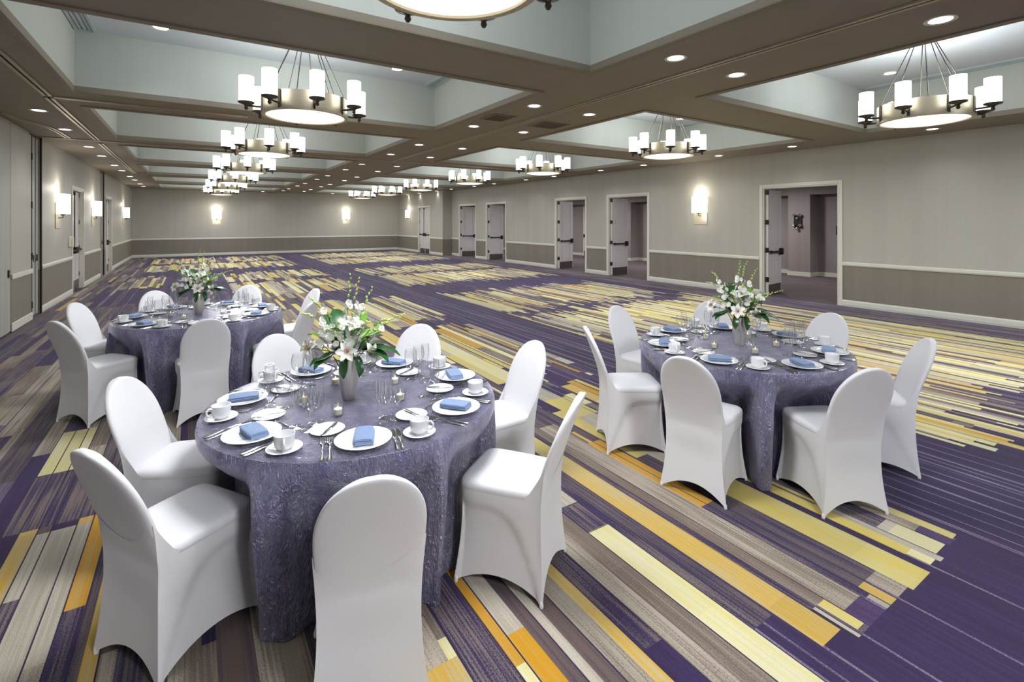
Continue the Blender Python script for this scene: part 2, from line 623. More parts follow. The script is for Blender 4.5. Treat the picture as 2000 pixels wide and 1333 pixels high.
def build_floor():
    E = floor_edges()
    mb = MB()
    A, B, K = [], [], []
    for i in range(len(E) - 1):
        x0, x1 = E[i], E[i + 1]
        xc, w = (x0 + x1) / 2, x1 - x0
        rnd = random.Random(i * 7 + 3)
        jit = (rnd.uniform(-1, 1), rnd.uniform(-1, 1))
        cuts = {Y0 - .1, Y1 + .1}
        y = Y0
        while y < Y1:
            y += rnd.uniform(.7, 3.0)
            cuts.add(round(y, 3))
        for a, b, c, d in PATCH + GAPS:
            if a <= xc <= b:
                cuts.add(round(c - jit[0] * JA, 3)); cuts.add(round(d + jit[1] * JA, 3))
        for f in FORCE:
            if f[0] <= xc <= f[1]:
                cuts.add(f[2]); cuts.add(f[3])
        cuts = sorted(c for c in cuts if Y0 - .1 <= c <= Y1 + .1)
        last = None
        for y0, y1 in zip(cuts[:-1], cuts[1:]):
            yc = (y0 + y1) / 2
            kind = None
            for f in FORCE:
                if f[0] <= xc <= f[1] and f[2] <= yc <= f[3] and w > THIN:
                    kind = f[4]
            if kind is None:
                kind = yarn(xc, yc, w, rnd, jit)
            if kind == 'purple' and THIN < w < .016 and xc > 1.95:
                kind = 'line'
            ca, cb, k = PAL[kind]
            s = rnd.uniform(.93, 1.07)
            mb.add([(x0, y0, 0), (x1, y0, 0), (x1, y1, 0), (x0, y1, 0)], [(0, 1, 2, 3)])
            A.append(tuple(v * s for v in lin(ca)) + (1,)); B.append(tuple(v * s for v in lin(cb)) + (1,)); K.append(k + rnd.uniform(-.1, .1))
    me = mb.mesh('floor', M['carpet'])
    for nm, data in (('yarn_a', A), ('yarn_b', B)):
        at = me.attributes.new(nm, 'FLOAT_COLOR', 'FACE')
        at.data.foreach_set('color', [c for q in data for c in q])
    at = me.attributes.new('yarn_mix', 'FLOAT', 'FACE')
    at.data.foreach_set('value', K)
    return place('floor', me)


tag(build_floor(), 'patterned carpet of purple, taupe and gold bars across the ballroom', kind='structure')

# ------------------------------------------------------------------ ceiling with coffers
ceil = empty('ceiling', (0, 0, ZC))
tag(ceil, 'taupe beamed ceiling with deep pale rectangular coffers', kind='structure')
mb = MB()
xs = [XL - WT, CX0[0], CX0[1], CX1[0], CX1[1], XR + WT]
ys = [Y0 - WT] + [v for p in zip(NEAR, FAR) for v in p] + [Y1 + WT]
for i in range(5):
    for j in range(len(ys) - 1):
        if i in (1, 3) and j % 2 == 1:
            continue
        mb.box(xs[i], xs[i + 1], ys[j], ys[j + 1], 0, .06)
mb.build('beam_soffit', M['beam'], ceil, fix=False)
coff_me = {}
for r, (a, b) in enumerate((CX0, CX1)):
    for n, f in zip(NEAR, FAR):
        mb = MB()
        h = ZT - ZC
        t = .04
        # side panels with thickness, top panel
        mb.box(a - t, a, n - t, f + t, .06, h, 0)
        mb.box(b, b + t, n - t, f + t, .06, h, 0)
        mb.box(a, b, n - t, n, .06, h, 0)
        mb.box(a, b, f, f + t, .06, h, 0)
        mb.box(a - t, b + t, n - t, f + t, h, h + .04, 1)
        mb.build('coffer', [M['coffer'], M['coffertop']], ceil)
        mb = MB()
        w = .085
        for x0, x1, y0, y1 in ((a - w, a, n - w, f + w), (b, b + w, n - w, f + w), (a, b, n - w, n), (a, b, f, f + w)):
            mb.box(x0, x1, y0, y1, -.014, .0)
        mb.build('coffer_trim', M['beamtrim'], ceil, fix=False)


def track(pts, nm='partition_track'):
    # a pair of pale rails either side of a dark slot, following pts in the ceiling plane
    t = empty(nm, (0, 0, ZC))
    P = [Vector((*p, 0)) for p in pts]

    def strip(off0, off1, z0, z1):
        m = MB()
        rings = []
        for k, p in enumerate(P):
            d = (P[min(k + 1, len(P) - 1)] - P[max(k - 1, 0)]).normalized()
            nrm = Vector((-d.y, d.x, 0))
            a, b = p + nrm * off0, p + nrm * off1
            rings.append([(a.x, a.y, z0), (b.x, b.y, z0), (b.x, b.y, z1), (a.x, a.y, z1)])
        return m.sweep(rings)
    strip(-.045, -.012, -.016, .0).build('rail', M['track'], t)
    strip(.012, .045, -.016, .0).build('rail', M['track'], t)
    strip(-.012, .012, -.004, .0).build('slot', M['slot'], t)
    return t


tag(track([(4.36, Y0), (4.36, 12.26)]), 'pale metal partition track running along the middle ceiling beam', 'track')
tag(track([(-1.50, 2.0), (-1.50, 8.25)]), 'near part of the partition track along the left ceiling beam', 'track')
tag(track([(-1.51, 8.36), (-1.52, 12.2)]), 'partition track on the left beam between the two cross tracks', 'track')
tag(track([(-1.53, 12.7), (-1.55, 20.0)]), 'far part of the partition track along the left ceiling beam', 'track')
tag(track([(-1.45, 8.31), (.7, 8.31)]), 'short cross track on the beam before the second left chandelier', 'track')
tag(track([(XL + .02, 12.33), (XR - .02, 12.33)]), 'long cross track spanning the ceiling beyond the second chandeliers', 'track')
tag(track([(-2.32, 9.9), (-2.24, 10.35), (-2.1, 10.66), (-1.99, 11.0), (-1.95, 11.45), (-1.94, 12.22)]),
    'short curved track beside the left folding partition', 'track')

# grilles, slot diffusers
for k, (x0, x1, y0, y1, lb) in enumerate(((3.68, 4.07, 6.1, 6.55, 'taupe square grille left of the middle ceiling track'),
                                         (4.6, 5.12, 6.14, 6.6, 'taupe square grille right of the middle ceiling track'))):
    g = empty('ceiling_grille', ((x0 + x1) / 2, (y0 + y1) / 2, ZC))
    hx, hy = (x1 - x0) / 2, (y1 - y0) / 2
    m = MB()
    for a, b, c, d in ((-hx, hx, -hy, -hy + .03), (-hx, hx, hy - .03, hy), (-hx, -hx + .03, -hy + .03, hy - .03), (hx - .03, hx, -hy + .03, hy - .03)):
        m.box(a, b, c, d, -.012, 0)
    m.build('frame', M['beamtrim'], g)
    nb = 12
    me = MB().box(-hx + .03, hx - .03, -.007, .007, -.008, 0).mesh('slat', M['grille'])
    for i in range(nb):
        s = place('slat', me, g)
        s.location = (0, -hy + .045 + (2 * hy - .09) * i / (nb - 1), 0)
    tag(g, lb, 'grille')


def slot_vent(x0, x1, y0, y1, lb):
    g = empty('air_vent', ((x0 + x1) / 2, (y0 + y1) / 2, ZT))
    hx, hy = (x1 - x0) / 2, (y1 - y0) / 2
    m = MB()
    for a, b, c, d in ((-hx, hx, -hy, -hy + .03), (-hx, hx, hy - .03, hy), (-hx, -hx + .03, -hy + .03, hy - .03), (hx - .03, hx, -hy + .03, hy - .03)):
        m.box(a, b, c, d, -.03, 0)
    m.build('frame', M['vent'], g)
    for i in range(3):
        x = -hx + .03 + (2 * hx - .06) * (i + .5) / 3
        m = MB().box(x - .012, x + .012, -hy + .03, hy - .03, -.02, 0)
        m.build('blade', M['vent'], g)
    tag(g, lb, 'vent')


ORD = ['first', 'second', 'third', 'fourth', 'fifth', 'sixth', 'seventh', 'eighth', 'ninth', 'tenth', 'eleventh', 'twelfth', 'thirteenth', 'fourteenth',
       'fifteenth', 'sixteenth', 'seventeenth']
for k in range(1, 3):
    n, f = NEAR[k + 1], FAR[k + 1]
    slot_vent(-1.17, -.97, n + .3, f - .05, 'slot air vent at the left edge of the %s left coffer' % ORD[k])
    slot_vent(3.28, 3.47, n + .3, f - .05, 'slot air vent at the right edge of the %s left coffer' % ORD[k])
    slot_vent(9.74, 9.94, NEAR[k] + .3, FAR[k] - .05, 'slot air vent at the right edge of the %s right coffer' % ORD[k - 1])

# ------------------------------------------------------------------ walls
ZR0, ZR1, ZB = .82, .90, .13


def wall_boxes(mb, segs, axis, c0, c1, zlo=0.0, zhi=ZC):
    """segs: (s0,s1,z0,z1) along the wall; lower part gets material 1"""
    for s0, s1, z0, z1 in segs:
        parts = []
        if z0 < ZR0 < z1:
            parts = [(z0, ZR0, 1), (ZR0, z1, 0)]
        else:
            parts = [(z0, z1, 0 if z0 >= ZR0 else 1)]
        for a, b, m in parts:
            if axis == 'y':
                mb.box(c0, c1, s0, s1, a, b, m)
            else:
                mb.box(s0, s1, c0, c1, a, b, m)


DZ = 2.50
DOORS_R = [(4.80, 6.40), (9.85, 11.46), (12.55, 14.14), (17.60, 19.18), (20.24, 21.86)]
segs = []
prev = Y0
for a, b in DOORS_R:
    segs.append((prev, a, 0, ZC)); segs.append((a, b, DZ, ZC)); prev = b
segs.append((prev, YJOG, 0, ZC))
mb = MB()
wall_boxes(mb, segs, 'y', XR, XR + WT)
D6 = (24.32, 25.80)
wall_boxes(mb, [(YJOG, D6[0], 0, ZC), (D6[0], D6[1], DZ, ZC), (D6[1], Y1, 0, ZC)], 'y', XR2, XR2 + .3)
wall_boxes(mb, [(XR2 + .3, XR + WT, 0, ZC)], 'x', YJOG, YJOG + .2)
w = mb.build('wall_right', [M['wall'], M['wain']], fix=False)
tag(w, 'long right wall, pale wallcovering over darker wainscot', kind='structure')
mb = MB()
wall_boxes(mb, [(XL - WT, XR2 + .3, 0, ZC)], 'x', Y1, Y1 + WT)
tag(mb.build('wall_back', [M['wall'], M['wain']], fix=False), 'far end wall with two sconces', kind='structure')
mb = MB()
wall_boxes(mb, [(XL - WT, XR + WT, 0, ZC)], 'x', Y0 - WT, Y0)
tag(mb.build('wall_front', [M['wall'], M['wain']], fix=False), 'end wall of the ballroom opposite the far sconces', kind='structure')
# left wall: openings for two doors and two partition pockets
LD = [(15.46, 16.84), (20.86, 22.2)]
LP = [(11.82, 12.52), (19.64, 20.34)]
mb = MB()
segs = [(Y0, 10.58, 0, ZC), (10.58, 11.78, 0, ZC)]
wall_boxes(mb, [(Y0, LP[0][0], 0, ZC), (LP[0][1], LD[0][0], 0, ZC), (LD[0][0], LD[0][1], DZ, ZC), (LD[0][1], LP[1][0], 0, ZC), (LP[1][1], LD[1][0], 0, ZC),
                (LD[1][0], LD[1][1], DZ, ZC), (LD[1][1], Y1, 0, ZC)], 'y', XL - WT, XL)
tag(mb.build('wall_left', [M['wall'], M['wain']], fix=False), 'left wall with sconces, doors and partition pockets', kind='structure')


def rail_profile(mb, axis, c, s0, s1, side, z0, z1, d):
    """small moulded trim proud of the wall face c by d, side = direction into the room"""
    prof = [(0, z0), (d * .55, z0), (d, z0 + (z1 - z0) * .3), (d, z0 + (z1 - z0) * .8), (d * .6, z1), (0, z1)]
    rings = []
    for s in (s0, s1):
        rings.append([((c + side * p, s, z) if axis == 'y' else (s, c + side * p, z)) for p, z in prof])
    mb.sweep(rings)


def trims(name_rail, name_base, axis, c, side, spans, lab):
    mr, mbs = MB(), MB()
    for s0, s1 in spans:
        rail_profile(mr, axis, c, s0, s1, side, ZR0, ZR1, .03)
        rail_profile(mbs, axis, c, s0, s1, side, 0, ZB, .02)
    tag(mr.build(name_rail, M['trim']), 'cream chair rail along ' + lab, kind='structure')
    tag(mbs.build(name_base, M['trim']), 'cream baseboard along ' + lab, kind='structure')


FW = .075
sp, prev = [], Y0
for a, b in DOORS_R:
    sp.append((prev, a - FW)); prev = b + FW
sp.append((prev, YJOG))
trims('trim_1', 'baseboard_right', 'y', XR, -1, sp, 'the right wall between its open doors')
trims('trim_2', 'baseboard_right_end', 'y', XR2, -1, [(YJOG - .02, D6[0] - FW), (D6[1] + FW, Y1)], 'the far jutting part of the right wall')
trims('trim_3', 'baseboard_back', 'x', Y1, -1, [(XL, XR2)], 'the far end wall')
trims('trim_4', 'baseboard_left', 'y', XL, 1, [(LP[0][1] + .04, LD[0][0] - FW), (LD[0][1] + FW, LP[1][0] - .04), (LD[1][1] + FW, Y1)],
      'the left wall')

# ------------------------------------------------------------------ doors
def door_frame(parent, axis, c0, c1, a, b, side):
    """casing around an opening a..b in a wall whose room face is at c0; jamb lining back to c1"""
    m = MB()
    lo, hi = (c0 + side * .018, c0 - side * .0)
    x0, x1 = min(lo, hi), max(lo, hi)
    for s0, s1, z0, z1 in ((a - FW, a, 0, DZ + FW), (b, b + FW, 0, DZ + FW), (a, b, DZ, DZ + FW)):
        m.box(x0, x1, s0, s1, z0, z1, bev=.005)
    x0, x1 = min(c0, c1), max(c0, c1)
    for s0, s1, z0, z1 in ((a - .001, a + .025, 0, DZ), (b - .025, b + .001, 0, DZ), (a + .025, b - .025, DZ - .025, DZ)):
        m.box(x0, x1, s0, s1, z0, z1)
    m.build('frame', M['trim'], parent, fix=False)


def door_leaf(parent, w, bar_face=-1, full=True, rods=False):
    """leaf built with its hinge edge on the local z axis, running along +x, thickness on y; bar_face = the y side with the hardware"""
    h, t = DZ - .04, .045
    lf = MB().box(0, w, -t / 2, t / 2, .01, h).build('leaf', M['doorwhite'], parent)
    for z0, z1 in ((1.16, h - .13), (.30, .84)):
        for s in (-1, 1):
            m = MB()
            x0, x1 = .14, w - .14
            y = s * t / 2
            for k, (ins, d) in enumerate(((0, .010), (.022, .004))):
                yy0, yy1 = sorted((y, y + s * d))
                a, b, c, e = x0 + ins, x1 - ins, z0 + ins, z1 - ins
                q = .018 if k == 0 else .012
                m.box(a, b, yy0, yy1, c, c + q); m.box(a, b, yy0, yy1, e - q, e)
                m.box(a, a + q, yy0, yy1, c + q, e - q); m.box(b - q, b, yy0, yy1, c + q, e - q)
            m.box(x0 + .07, x1 - .07, min(y, y + s * .008), max(y, y + s * .008), z0 + .07, z1 - .07)
            m.build('panel_moulding', M['doorwhite'], lf, fix=False)
    s = bar_face
    y = s * t / 2
    yy = lambda p, q: sorted((y + s * p, y + s * q))
    m = MB()
    m.box(.03, w - .03, *yy(0, .003), .012, .25)
    m.build('kick_plate', M['kick'], lf)
    m = MB()
    m.box(.07, w - .10, *yy(.045, .075), .985, 1.03, bev=.008)
    m.box(w - .15, w - .05, *yy(0, .08), .93, 1.085, bev=.012)
    m.box(.07, .12, *yy(0, .06), .975, 1.04, bev=.006)
    m.build('panic_bar', M['bronze'], lf)
    if rods:
        m = MB()
        yc = y + s * .03
        m.tube([(w - .1, yc, 1.08), (w - .1, yc, h - .05)], .011, 8)
        m.box(w - .13, w - .07, *yy(0, .05), h - .09, h - .01)
        m.build('vertical_rod', M['bronze'], lf)
    for z in (.32, 1.0, 1.65, h - .12):
        MB().box(-.022, .022, -t / 2 - .012, t / 2 + .012, z, z + .11, bev=.004).build('hinge', M['bronze'], lf)
    return lf


R_LAB = ['open double doorway nearest on the right wall, black sconce beyond', 'open double doorway second from the camera on the right wall',
         'open double doorway third on the right wall, corridor door beyond', 'open double doorway fourth on the right wall, leaf nearly filling it',
         'open double doorway farthest of the five open ones']
SW = [8, 4, 10, 0, -5]
for k, (a, b) in enumerate(DOORS_R):
    d = empty('door_%d' % (k + 1), (XR, (a + b) / 2, 0))
    tag(d, R_LAB[k], kind='structure')
    door_frame(d, 'y', 0, WT + .02, a - (a + b) / 2, b - (a + b) / 2, -1)
    w = (b - a) / 2 - .03
    for hy, ang, face in ((b - (a + b) / 2 - .07, SW[k], -1), (a - (a + b) / 2 + .03, -86, 1)):
        lf = door_leaf(d, w, face)
        lf.location = (.06 if face < 0 else WT + .06, hy, 0)
        lf.rotation_euler = (0, 0, R(ang))
# closed pair in the jutting wall at the far right
a, b = D6
d = empty('door_6', (XR2, (a + b) / 2, 0))
tag(d, 'closed white double door at the far end of the right wall', kind='structure')
door_frame(d, 'y', 0, .3, a - (a + b) / 2, b - (a + b) / 2, -1)
w = (b - a) / 2 - .03
for s, face in ((1, -1), (-1, 1)):
    lf = door_leaf(d, w, face, rods=(s > 0))
    lf.location = (.08, s * ((b - a) / 2 - .027), 0)
    lf.rotation_euler = (0, 0, R(-90 * s))
MB().box(.28, .3, -(b - a) / 2, (b - a) / 2, 0, DZ).build('backing', M['trim'], d)
# two closed doors on the left wall
for k, (a, b) in enumerate(LD):
    d = empty('door_%d' % (7 + k), (XL, (a + b) / 2, 0))
    tag(d, ('closed white exit door with dark vertical rod, nearer on the left wall', 'closed white exit door, farther one on the left wall')[k], kind='structure')
    door_frame(d, 'y', 0, -WT, a - (a + b) / 2, b - (a + b) / 2, 1)
    w = (b - a) / 2 - .03
    for s, face in ((1, 1), (-1, -1)):
        lf = door_leaf(d, w, face, rods=(s < 0))
        lf.location = (-.10, s * ((b - a) / 2 - .027), 0)
        lf.rotation_euler = (0, 0, R(-90 * s))
    MB().box(-WT, -WT + .02, -(b - a) / 2, (b - a) / 2, 0, DZ).build('backing', M['trim'], d)

# ------------------------------------------------------------------ folding partition doors and pockets on the left wall
def hinge_leafs(parent, y, zs, x=.02):
    for z in zs:
        MB().box(0, x, y - .02, y + .02, z, z + .12, bev=.003).build('hinge', M['bronze'], parent)


d = empty('door_9', (XL, 10.58, 0))
tag(d, 'tall grey flush pocket door at the left picture edge', kind='structure')
MB().box(.0, .035, -2.2, -.01, .02, ZC - .06, bev=.004).build('panel', M['panelgrey'], d)
MB().box(.035, .05, -.16, -.10, .86, .98, bev=.004).build('flush_pull', M['bronze'], d)
MB().box(.0, .031, -.01, .014, .0, ZC - .05).build('gap_shade_strip', M['slot'], d)  # solid near-black strip in place of the shaded gap
d = empty('door_10', (XL, 11.18, 0))
tag(d, 'tall pocket door with rail and baseboard beside the folding partition edge', kind='structure')
MB().box(.0, .03, -.585, .575, .02, ZC - .06, bev=.004).build('panel', M['wall'], d)
MB().box(.03, .034, -.585, .575, .13, .82).build('lower_panel', M['wain'], d)
MB().box(.034, .058, -.585, .575, .82, .90, bev=.006).build('rail', M['trim'], d)
MB().box(.034, .052, -.585, .575, .01, .14, bev=.005).build('base_moulding', M['trim'], d)
MB().box(.0, .031, .575, .64, .0, ZC - .05).build('gap_shade_strip', M['slot'], d)  # shade of the gap drawn as a near-black box
hinge_leafs(d, .60, (.2, 1.05, 1.95, 2.8), .045)
for k, (a, b) in enumerate(LP):
    d = empty('partition_pocket', (XL, a, 0))
    tag(d, ('dark slotted edge of the folded partition nearer on the left wall', 'dark slotted edge of the folded partition farther along the left wall')[k], 'partition')
    w = b - a
    MB().box(-WT, -WT + .02, 0, w, 0, ZC).build('back_panel', M['slot'], d)  # near-black paint gives the pocket its darkness
    for i in range(3):
        y0 = .05 + i * (w - .07) / 3
        y1 = y0 + (w - .07) / 3 - .10
        MB().box(-.16, -.01 + .02 * (i == 0), y0, y1, .03, ZC - .05, bev=.004).build('panel_edge', M['panelgrey'], d)
    MB().box(.0, .02, w - .01, w + .04, 0, ZC).build('edge_shade_strip', M['slot'], d)  # dark line of the open slot, painted on a solid strip
    m = MB()
    for y in (.24 * w, .6 * w):
        m.box(.0, .016, y, y + .03, 1.0, 1.12)
    m.build('latch', M['darkmetal'], d)

# ------------------------------------------------------------------ corridor beyond the right wall
CXF, CXB = 16.1, 16.6
mb = MB().box(XR + .02, CXB + .2, -2, 30, -.06, -.001)
tag(mb.build('floor_corridor', M['corrfloor']), 'dark striped carpet in the corridor beyond the right doors', kind='structure')
mb = MB().box(XR + WT, CXB + .2, -2, 30, 2.85, 2.92)
tag(mb.build('ceiling_corridor', M['coffer']), 'corridor ceiling beyond the right doors', kind='structure')
mb = MB()
mb.box(CXB, CXB + .2, -2, 30, 0, 2.85)
piers = [(-2, 5.2), (7.75, 8.42), (10.8, 12.4), (15.2, 16.4), (20.5, 30)]
for a, b in piers:
    mb.box(CXF, CXB, a, b, 0, 2.56)
mb.box(CXF, CXB, -2, 30, 2.56, 2.85)
mb.box(XR + WT, CXB, -2.2, -2, 0, 2.85)
mb.box(XR + WT, CXB, 30, 30.2, 0, 2.85)
tag(mb.build('wall_corridor', M['corridor'], fix=False), 'grey corridor wall with shallow niches and piers', kind='structure')
mb = MB()
prev = -2
for a, b in piers:
    if a > prev:
        mb.box(CXB - .02, CXB, prev, a, 0, .13)
    mb.box(CXF - .02, CXF, a - .02, b + .02, 0, .13)
    mb.box(CXF, CXB, a - .02, a, 0, .13)
    prev = b
tag(mb.build('baseboard_corridor', M['trim'], fix=False), 'pale baseboard in the corridor', kind='structure')
d = empty('door_11', (CXB, 18.2, 0))
tag(d, 'white corridor door seen through the third doorway', kind='structure')
door_frame(d, 'y', 0, -.01, -.6, .6, -1)
lf = door_leaf(d, 1.14, 1)
lf.location = (-.05, -.57, 0); lf.rotation_euler = (0, 0, R(90))

g = empty('wall_sconce', (CXF, 8.1, 1.72))
tag(g, 'black corridor sconce with chrome balls on the pier beyond the nearest doorway', 'sconce')
MB().box(-.05, 0, -.12, .12, -.2, .2, bev=.01).build('back_plate', M['black'], g)
for y, z in ((-.09, .2), (.09, .2), (0, .1), (-.09, -.12), (.09, -.12), (0, -.22)):
    MB().lathe([(.001, -.05), (.035, -.035), (.05, 0), (.035, .035), (.001, .05)], 14, c=(-.09, y, z)).build('ball', M['chrome'], g, smooth=60)
for (x, y, lb) in ((CXB, 7.1, 'small dark wall plate beyond the nearest right doorway'), (CXB, 14.2, 'small dark wall plate beyond the second right doorway')):
    g = empty('wall_plate', (x, y, 1.45))
    MB().box(-.03, 0, -.12, .12, -.14, .14, bev=.006).build('plate', M['black'], g)
    MB().box(-.034, -.03, -.08, .08, -.06, .06).build('face', M['darkmetal'], g)
    tag(g, lb, 'wall plate')
for y in (4, 8.6, 12.6, 16.2, 20.5, 25):
    lamp('corridor_lamp', 'AREA', (14.2, y, 2.84), 62, size=.35, color=(1, .97, .97))
for y in (6.6, 9.3, 13.8, 18.2):
    lamp('corridor_washer', 'SPOT', (16.25, y, 2.5), 22, size=.05, spot=R(100), rot=(0, R(18), 0), color=(1, .95, .95))

# ------------------------------------------------------------------ recessed downlights
dl = empty('recessed_downlight')
MB().lathe([(.075, -.002), (.105, -.006), (.105, 0), (.075, 0)], 24, closed=True).build('trim_ring', M['whitepaint'], dl, smooth=50)
MB().lathe([(.0005, -.004), (.076, -.003), (.076, 0)], 24).build('lens', M['lens'], dl, smooth=50)
dl_tree = tree(dl)
dl_used = [False]


def downlight(loc, label, group, power=P_DOWN, light=True, spot=R(118)):
    o = dl if not dl_used[0] else dup(dl_tree)
    dl_used[0] = True
    o.location = loc
    tag(o, label, 'downlight', group)
    if light:
        lamp('downlight_lamp', 'SPOT', (loc[0], loc[1], loc[2] - .03), power, size=.07, spot=spot, blend=.8, color=WARM)


dys = sorted([5.42 + 4.035 * k for k in range(-2, 6)] + [7.13 + 4.035 * k for k in range(-3, 6)])
dys = [y for y in dys if -3.5 < y < 28.6]
for x, nm in ((3.89, 'left row of the middle beam'), (4.88, 'right row of the middle beam')):
    vis = [y for y in dys if y > .9]
    for y in dys:
        lb = 'round recessed downlight, %s, %s from the camera' % (nm, ORD[vis.index(y)] if y in vis else 'overhead')
        if y in vis:
            downlight((x, y, ZC), lb, 'recessed downlights in the ' + nm)
        else:
            lamp('downlight_lamp', 'SPOT', (x, y, ZC - .03), P_DOWN, size=.07, spot=R(118), blend=.8, color=WARM)
for x, nm in ((10.52, 'along the right wall'), (-1.81, 'along the left wall')):
    vis = [y for y in dys if y > (2.9 if x > 0 else 9.0)]
    for y in dys:
        if y in vis:
            downlight((x, y, ZC), 'round recessed downlight %s, %s from the camera' % (nm, ORD[vis.index(y)]), 'recessed downlights ' + nm)
        else:
            lamp('downlight_lamp', 'SPOT', (x, y, ZC - .03), P_DOWN, size=.07, spot=R(118), blend=.8, color=WARM)
for x, lb in ((-.9, 'left'), (3.2, 'right')):
    pass
for (x, y, lb) in ((-.31, 7.18, 'round downlight high in the coffer, left of the first full chandelier'), (2.60, 7.18, 'round downlight high in the coffer, right of the first full chandelier'),
                   (9.1, 3.2, 'round downlight high in the right coffer behind the nearest right chandelier'),
                   (9.2, 7.2, 'round downlight high in the right coffer behind the second right chandelier')):
    downlight((x, y, ZT), lb, 'downlights high in the coffers', light=True)
for k, (x, lb) in enumerate(((.5, 'leftmost of the row'), (3.1, 'middle of the row'), (6.6, 'rightmost of the row'))):
    downlight((x, 28.6, ZC), 'tiny recessed downlight by the far end wall, ' + lb, 'downlights by the far end wall')

# ------------------------------------------------------------------ chandeliers
ch = empty('ring_chandelier')
RR, RH = .47, .21
MB().lathe([(RR - .015, 0), (RR, 0), (RR, RH), (RR - .015, RH)], 48, closed=True).build('ring_band', M['nickel'], ch, smooth=40)
MB().lathe([(RR - .03, -.012), (RR + .012, -.012), (RR + .014, .012), (RR - .03, .012)], 48, closed=True).build('lower_rim', M['nickel'], ch, smooth=40)
MB().lathe([(.001, -.045), (.15, -.042), (.3, -.03), (.40, -.012), (.442, .006)], 40).build('glass_bowl', M['bowl'], ch, smooth=60)
arm_me = []
for k in range(8):
    a = pi / 4 * k
    rot = Matrix.Rotation(a, 4, 'Z')
    rx = .635
    m = MB()
    m.tube([(RR - .005, 0, .055), (.54, 0, .052), (rx, 0, .055)], .012, 8)
    m.lathe([(.001, .0), (.012, .004), (.022, .022), (.016, .045), (.03, .06), (.082, .078), (.086, .092), (.001, .092)], 18, c=(rx, 0, .0))
    m.xf(rot)
    am = m.build('arm', M['darkmetal'], ch, smooth=40)
    m = MB().lathe([(.0765, .093), (.0775, .38), (.072, .38), (.071, .105), (.001, .104), (.001, .093)], 20, c=(rx, 0, 0), closed=True).xf(rot)
    m.build('glass_shade', M['shade'], am, smooth=40)
    m = MB().box(RR - .002, RR + .018, -.014, .014, .0, RH, bev=.004).xf(rot)
    m.build('strap', M['darkmetal'], ch)
    a2 = a + pi / 8
    top = ZT - 2.985
    m = MB().tube([(.455 * cos(a2), .455 * sin(a2), RH - .02), (.10 * cos(a2), .10 * sin(a2), top - .03)], .0055, 6)
    m.build('cable', M['darkmetal'], ch, smooth=60)
MB().lathe([(.001, ZT - 2.985 - .05), (.11, ZT - 2.985 - .045), (.13, ZT - 2.985 - .02), (.13, ZT - 2.985)], 28).build('canopy', M['nickel'], ch, smooth=40)
ch_tree = tree(ch)
first = True
for r, (a, b) in enumerate((CX0, CX1)):
    side = ('left', 'right')[r]
    seen = 0
    for k in range(1, 8):
        x, y = (a + b) / 2, (NEAR[k] + FAR[k]) / 2
        o = ch if first else dup(ch_tree)
        first = False
        o.location = (x, y, 2.985)
        lb = 'round nickel chandelier with eight white glass shades, %s in the %s row' % (ORD[k - 1], side)
        if r == 0 and k == 1:
            lb = 'nearest chandelier, only its glowing bowl showing at the top edge'
        tag(o, lb, 'chandelier', 'ring chandeliers in the ceiling coffers')
    for k in range(0, 8):
        x, y = (a + b) / 2, (NEAR[k] + FAR[k]) / 2
        near = 1.8 if k == 0 else 1.0  # bay behind the camera has no chandelier: boosted fill added for near chair backs
        lamp('chandelier_or_fill_lamp', 'POINT', (x, y, 3.36), P_CHAND * near, size=.3, color=COOL)
        lamp('bowl_or_fill_lamp', 'AREA', (x, y, 2.93), P_DISC * near, size=.8, color=WARM)

# ------------------------------------------------------------------ wall sconces
sc = empty('wall_sconce')
MB().box(-.205, .205, 0, .018, -.33, .22, bev=.006).build('back_plate', M['nickel'], sc)
m = MB()
prof = []
n = 14
outer, inner = [], []
for z in (-.02, .40):
    ring = [(.215 * cos(pi * i / n), .022 + .19 * sin(pi * i / n), z) for i in range(n + 1)]
    outer.append(ring)
m.sweep(outer)
m.build('glass_shade', M['sconce'], sc, smooth=40)
m = MB().tube([(0, .018, -.10), (0, .09, -.10), (0, .09, -.02)], .012, 8)
m.lathe([(.001, -.05), (.03, -.045), (.05, -.025), (.05, -.021)], 14, c=(0, .09, 0))
m.build('bracket', M['darkmetal'], sc, smooth=40)
sc_tree = tree(sc)
first = True
for loc, rz, lb in (((XR, 8.07, 1.97), R(90), 'lit wall sconce left of the nearest right doorway'),
                    ((XR2, 27.3, 1.97), R(90), 'lit wall sconce in the far right corner beside the closed doors'),
                    ((1.05, Y1, 1.88), R(180), 'lit wall sconce on the left half of the far end wall'),
                    ((7.5, Y1, 1.88), R(180), 'lit wall sconce on the right half of the far end wall'),
                    ((XL, 13.9, 1.90), R(-90), 'lit wall sconce nearest the camera on the left wall'),
                    ((XL, 18.3, 1.90), R(-90), 'middle lit wall sconce on the left wall'),
                    ((XL, 25.8, 1.90), R(-90), 'farthest lit wall sconce on the left wall')):
    o = sc if first else dup(sc_tree)
    first = False
    o.location = loc
    o.rotation_euler = (0, 0, rz)
    tag(o, lb, 'sconce', 'lit wall sconces')
    d = Vector((-sin(rz), cos(rz), 0))
    for dz in (.52, -.12):
        p = Vector(loc) + d * (.22 if dz > 0 else .32) + Vector((0, 0, dz))
        lamp('sconce_lamp', 'POINT', p, P_SCONCE * (1 if dz > 0 else .4), size=.08, color=(1, .93, .8))

g = empty('wall_phone', (XL, 15.16, 1.25))
tag(g, 'almond wall box beside the nearer left exit door', 'wall box')
MB().box(0, .05, -.14, .1, -.12, .12, bev=.01).build('case', M['phone'], g)
MB().box(.05, .09, -.12, -.06, -.11, .11, bev=.01).build('handset', M['phone'], g)


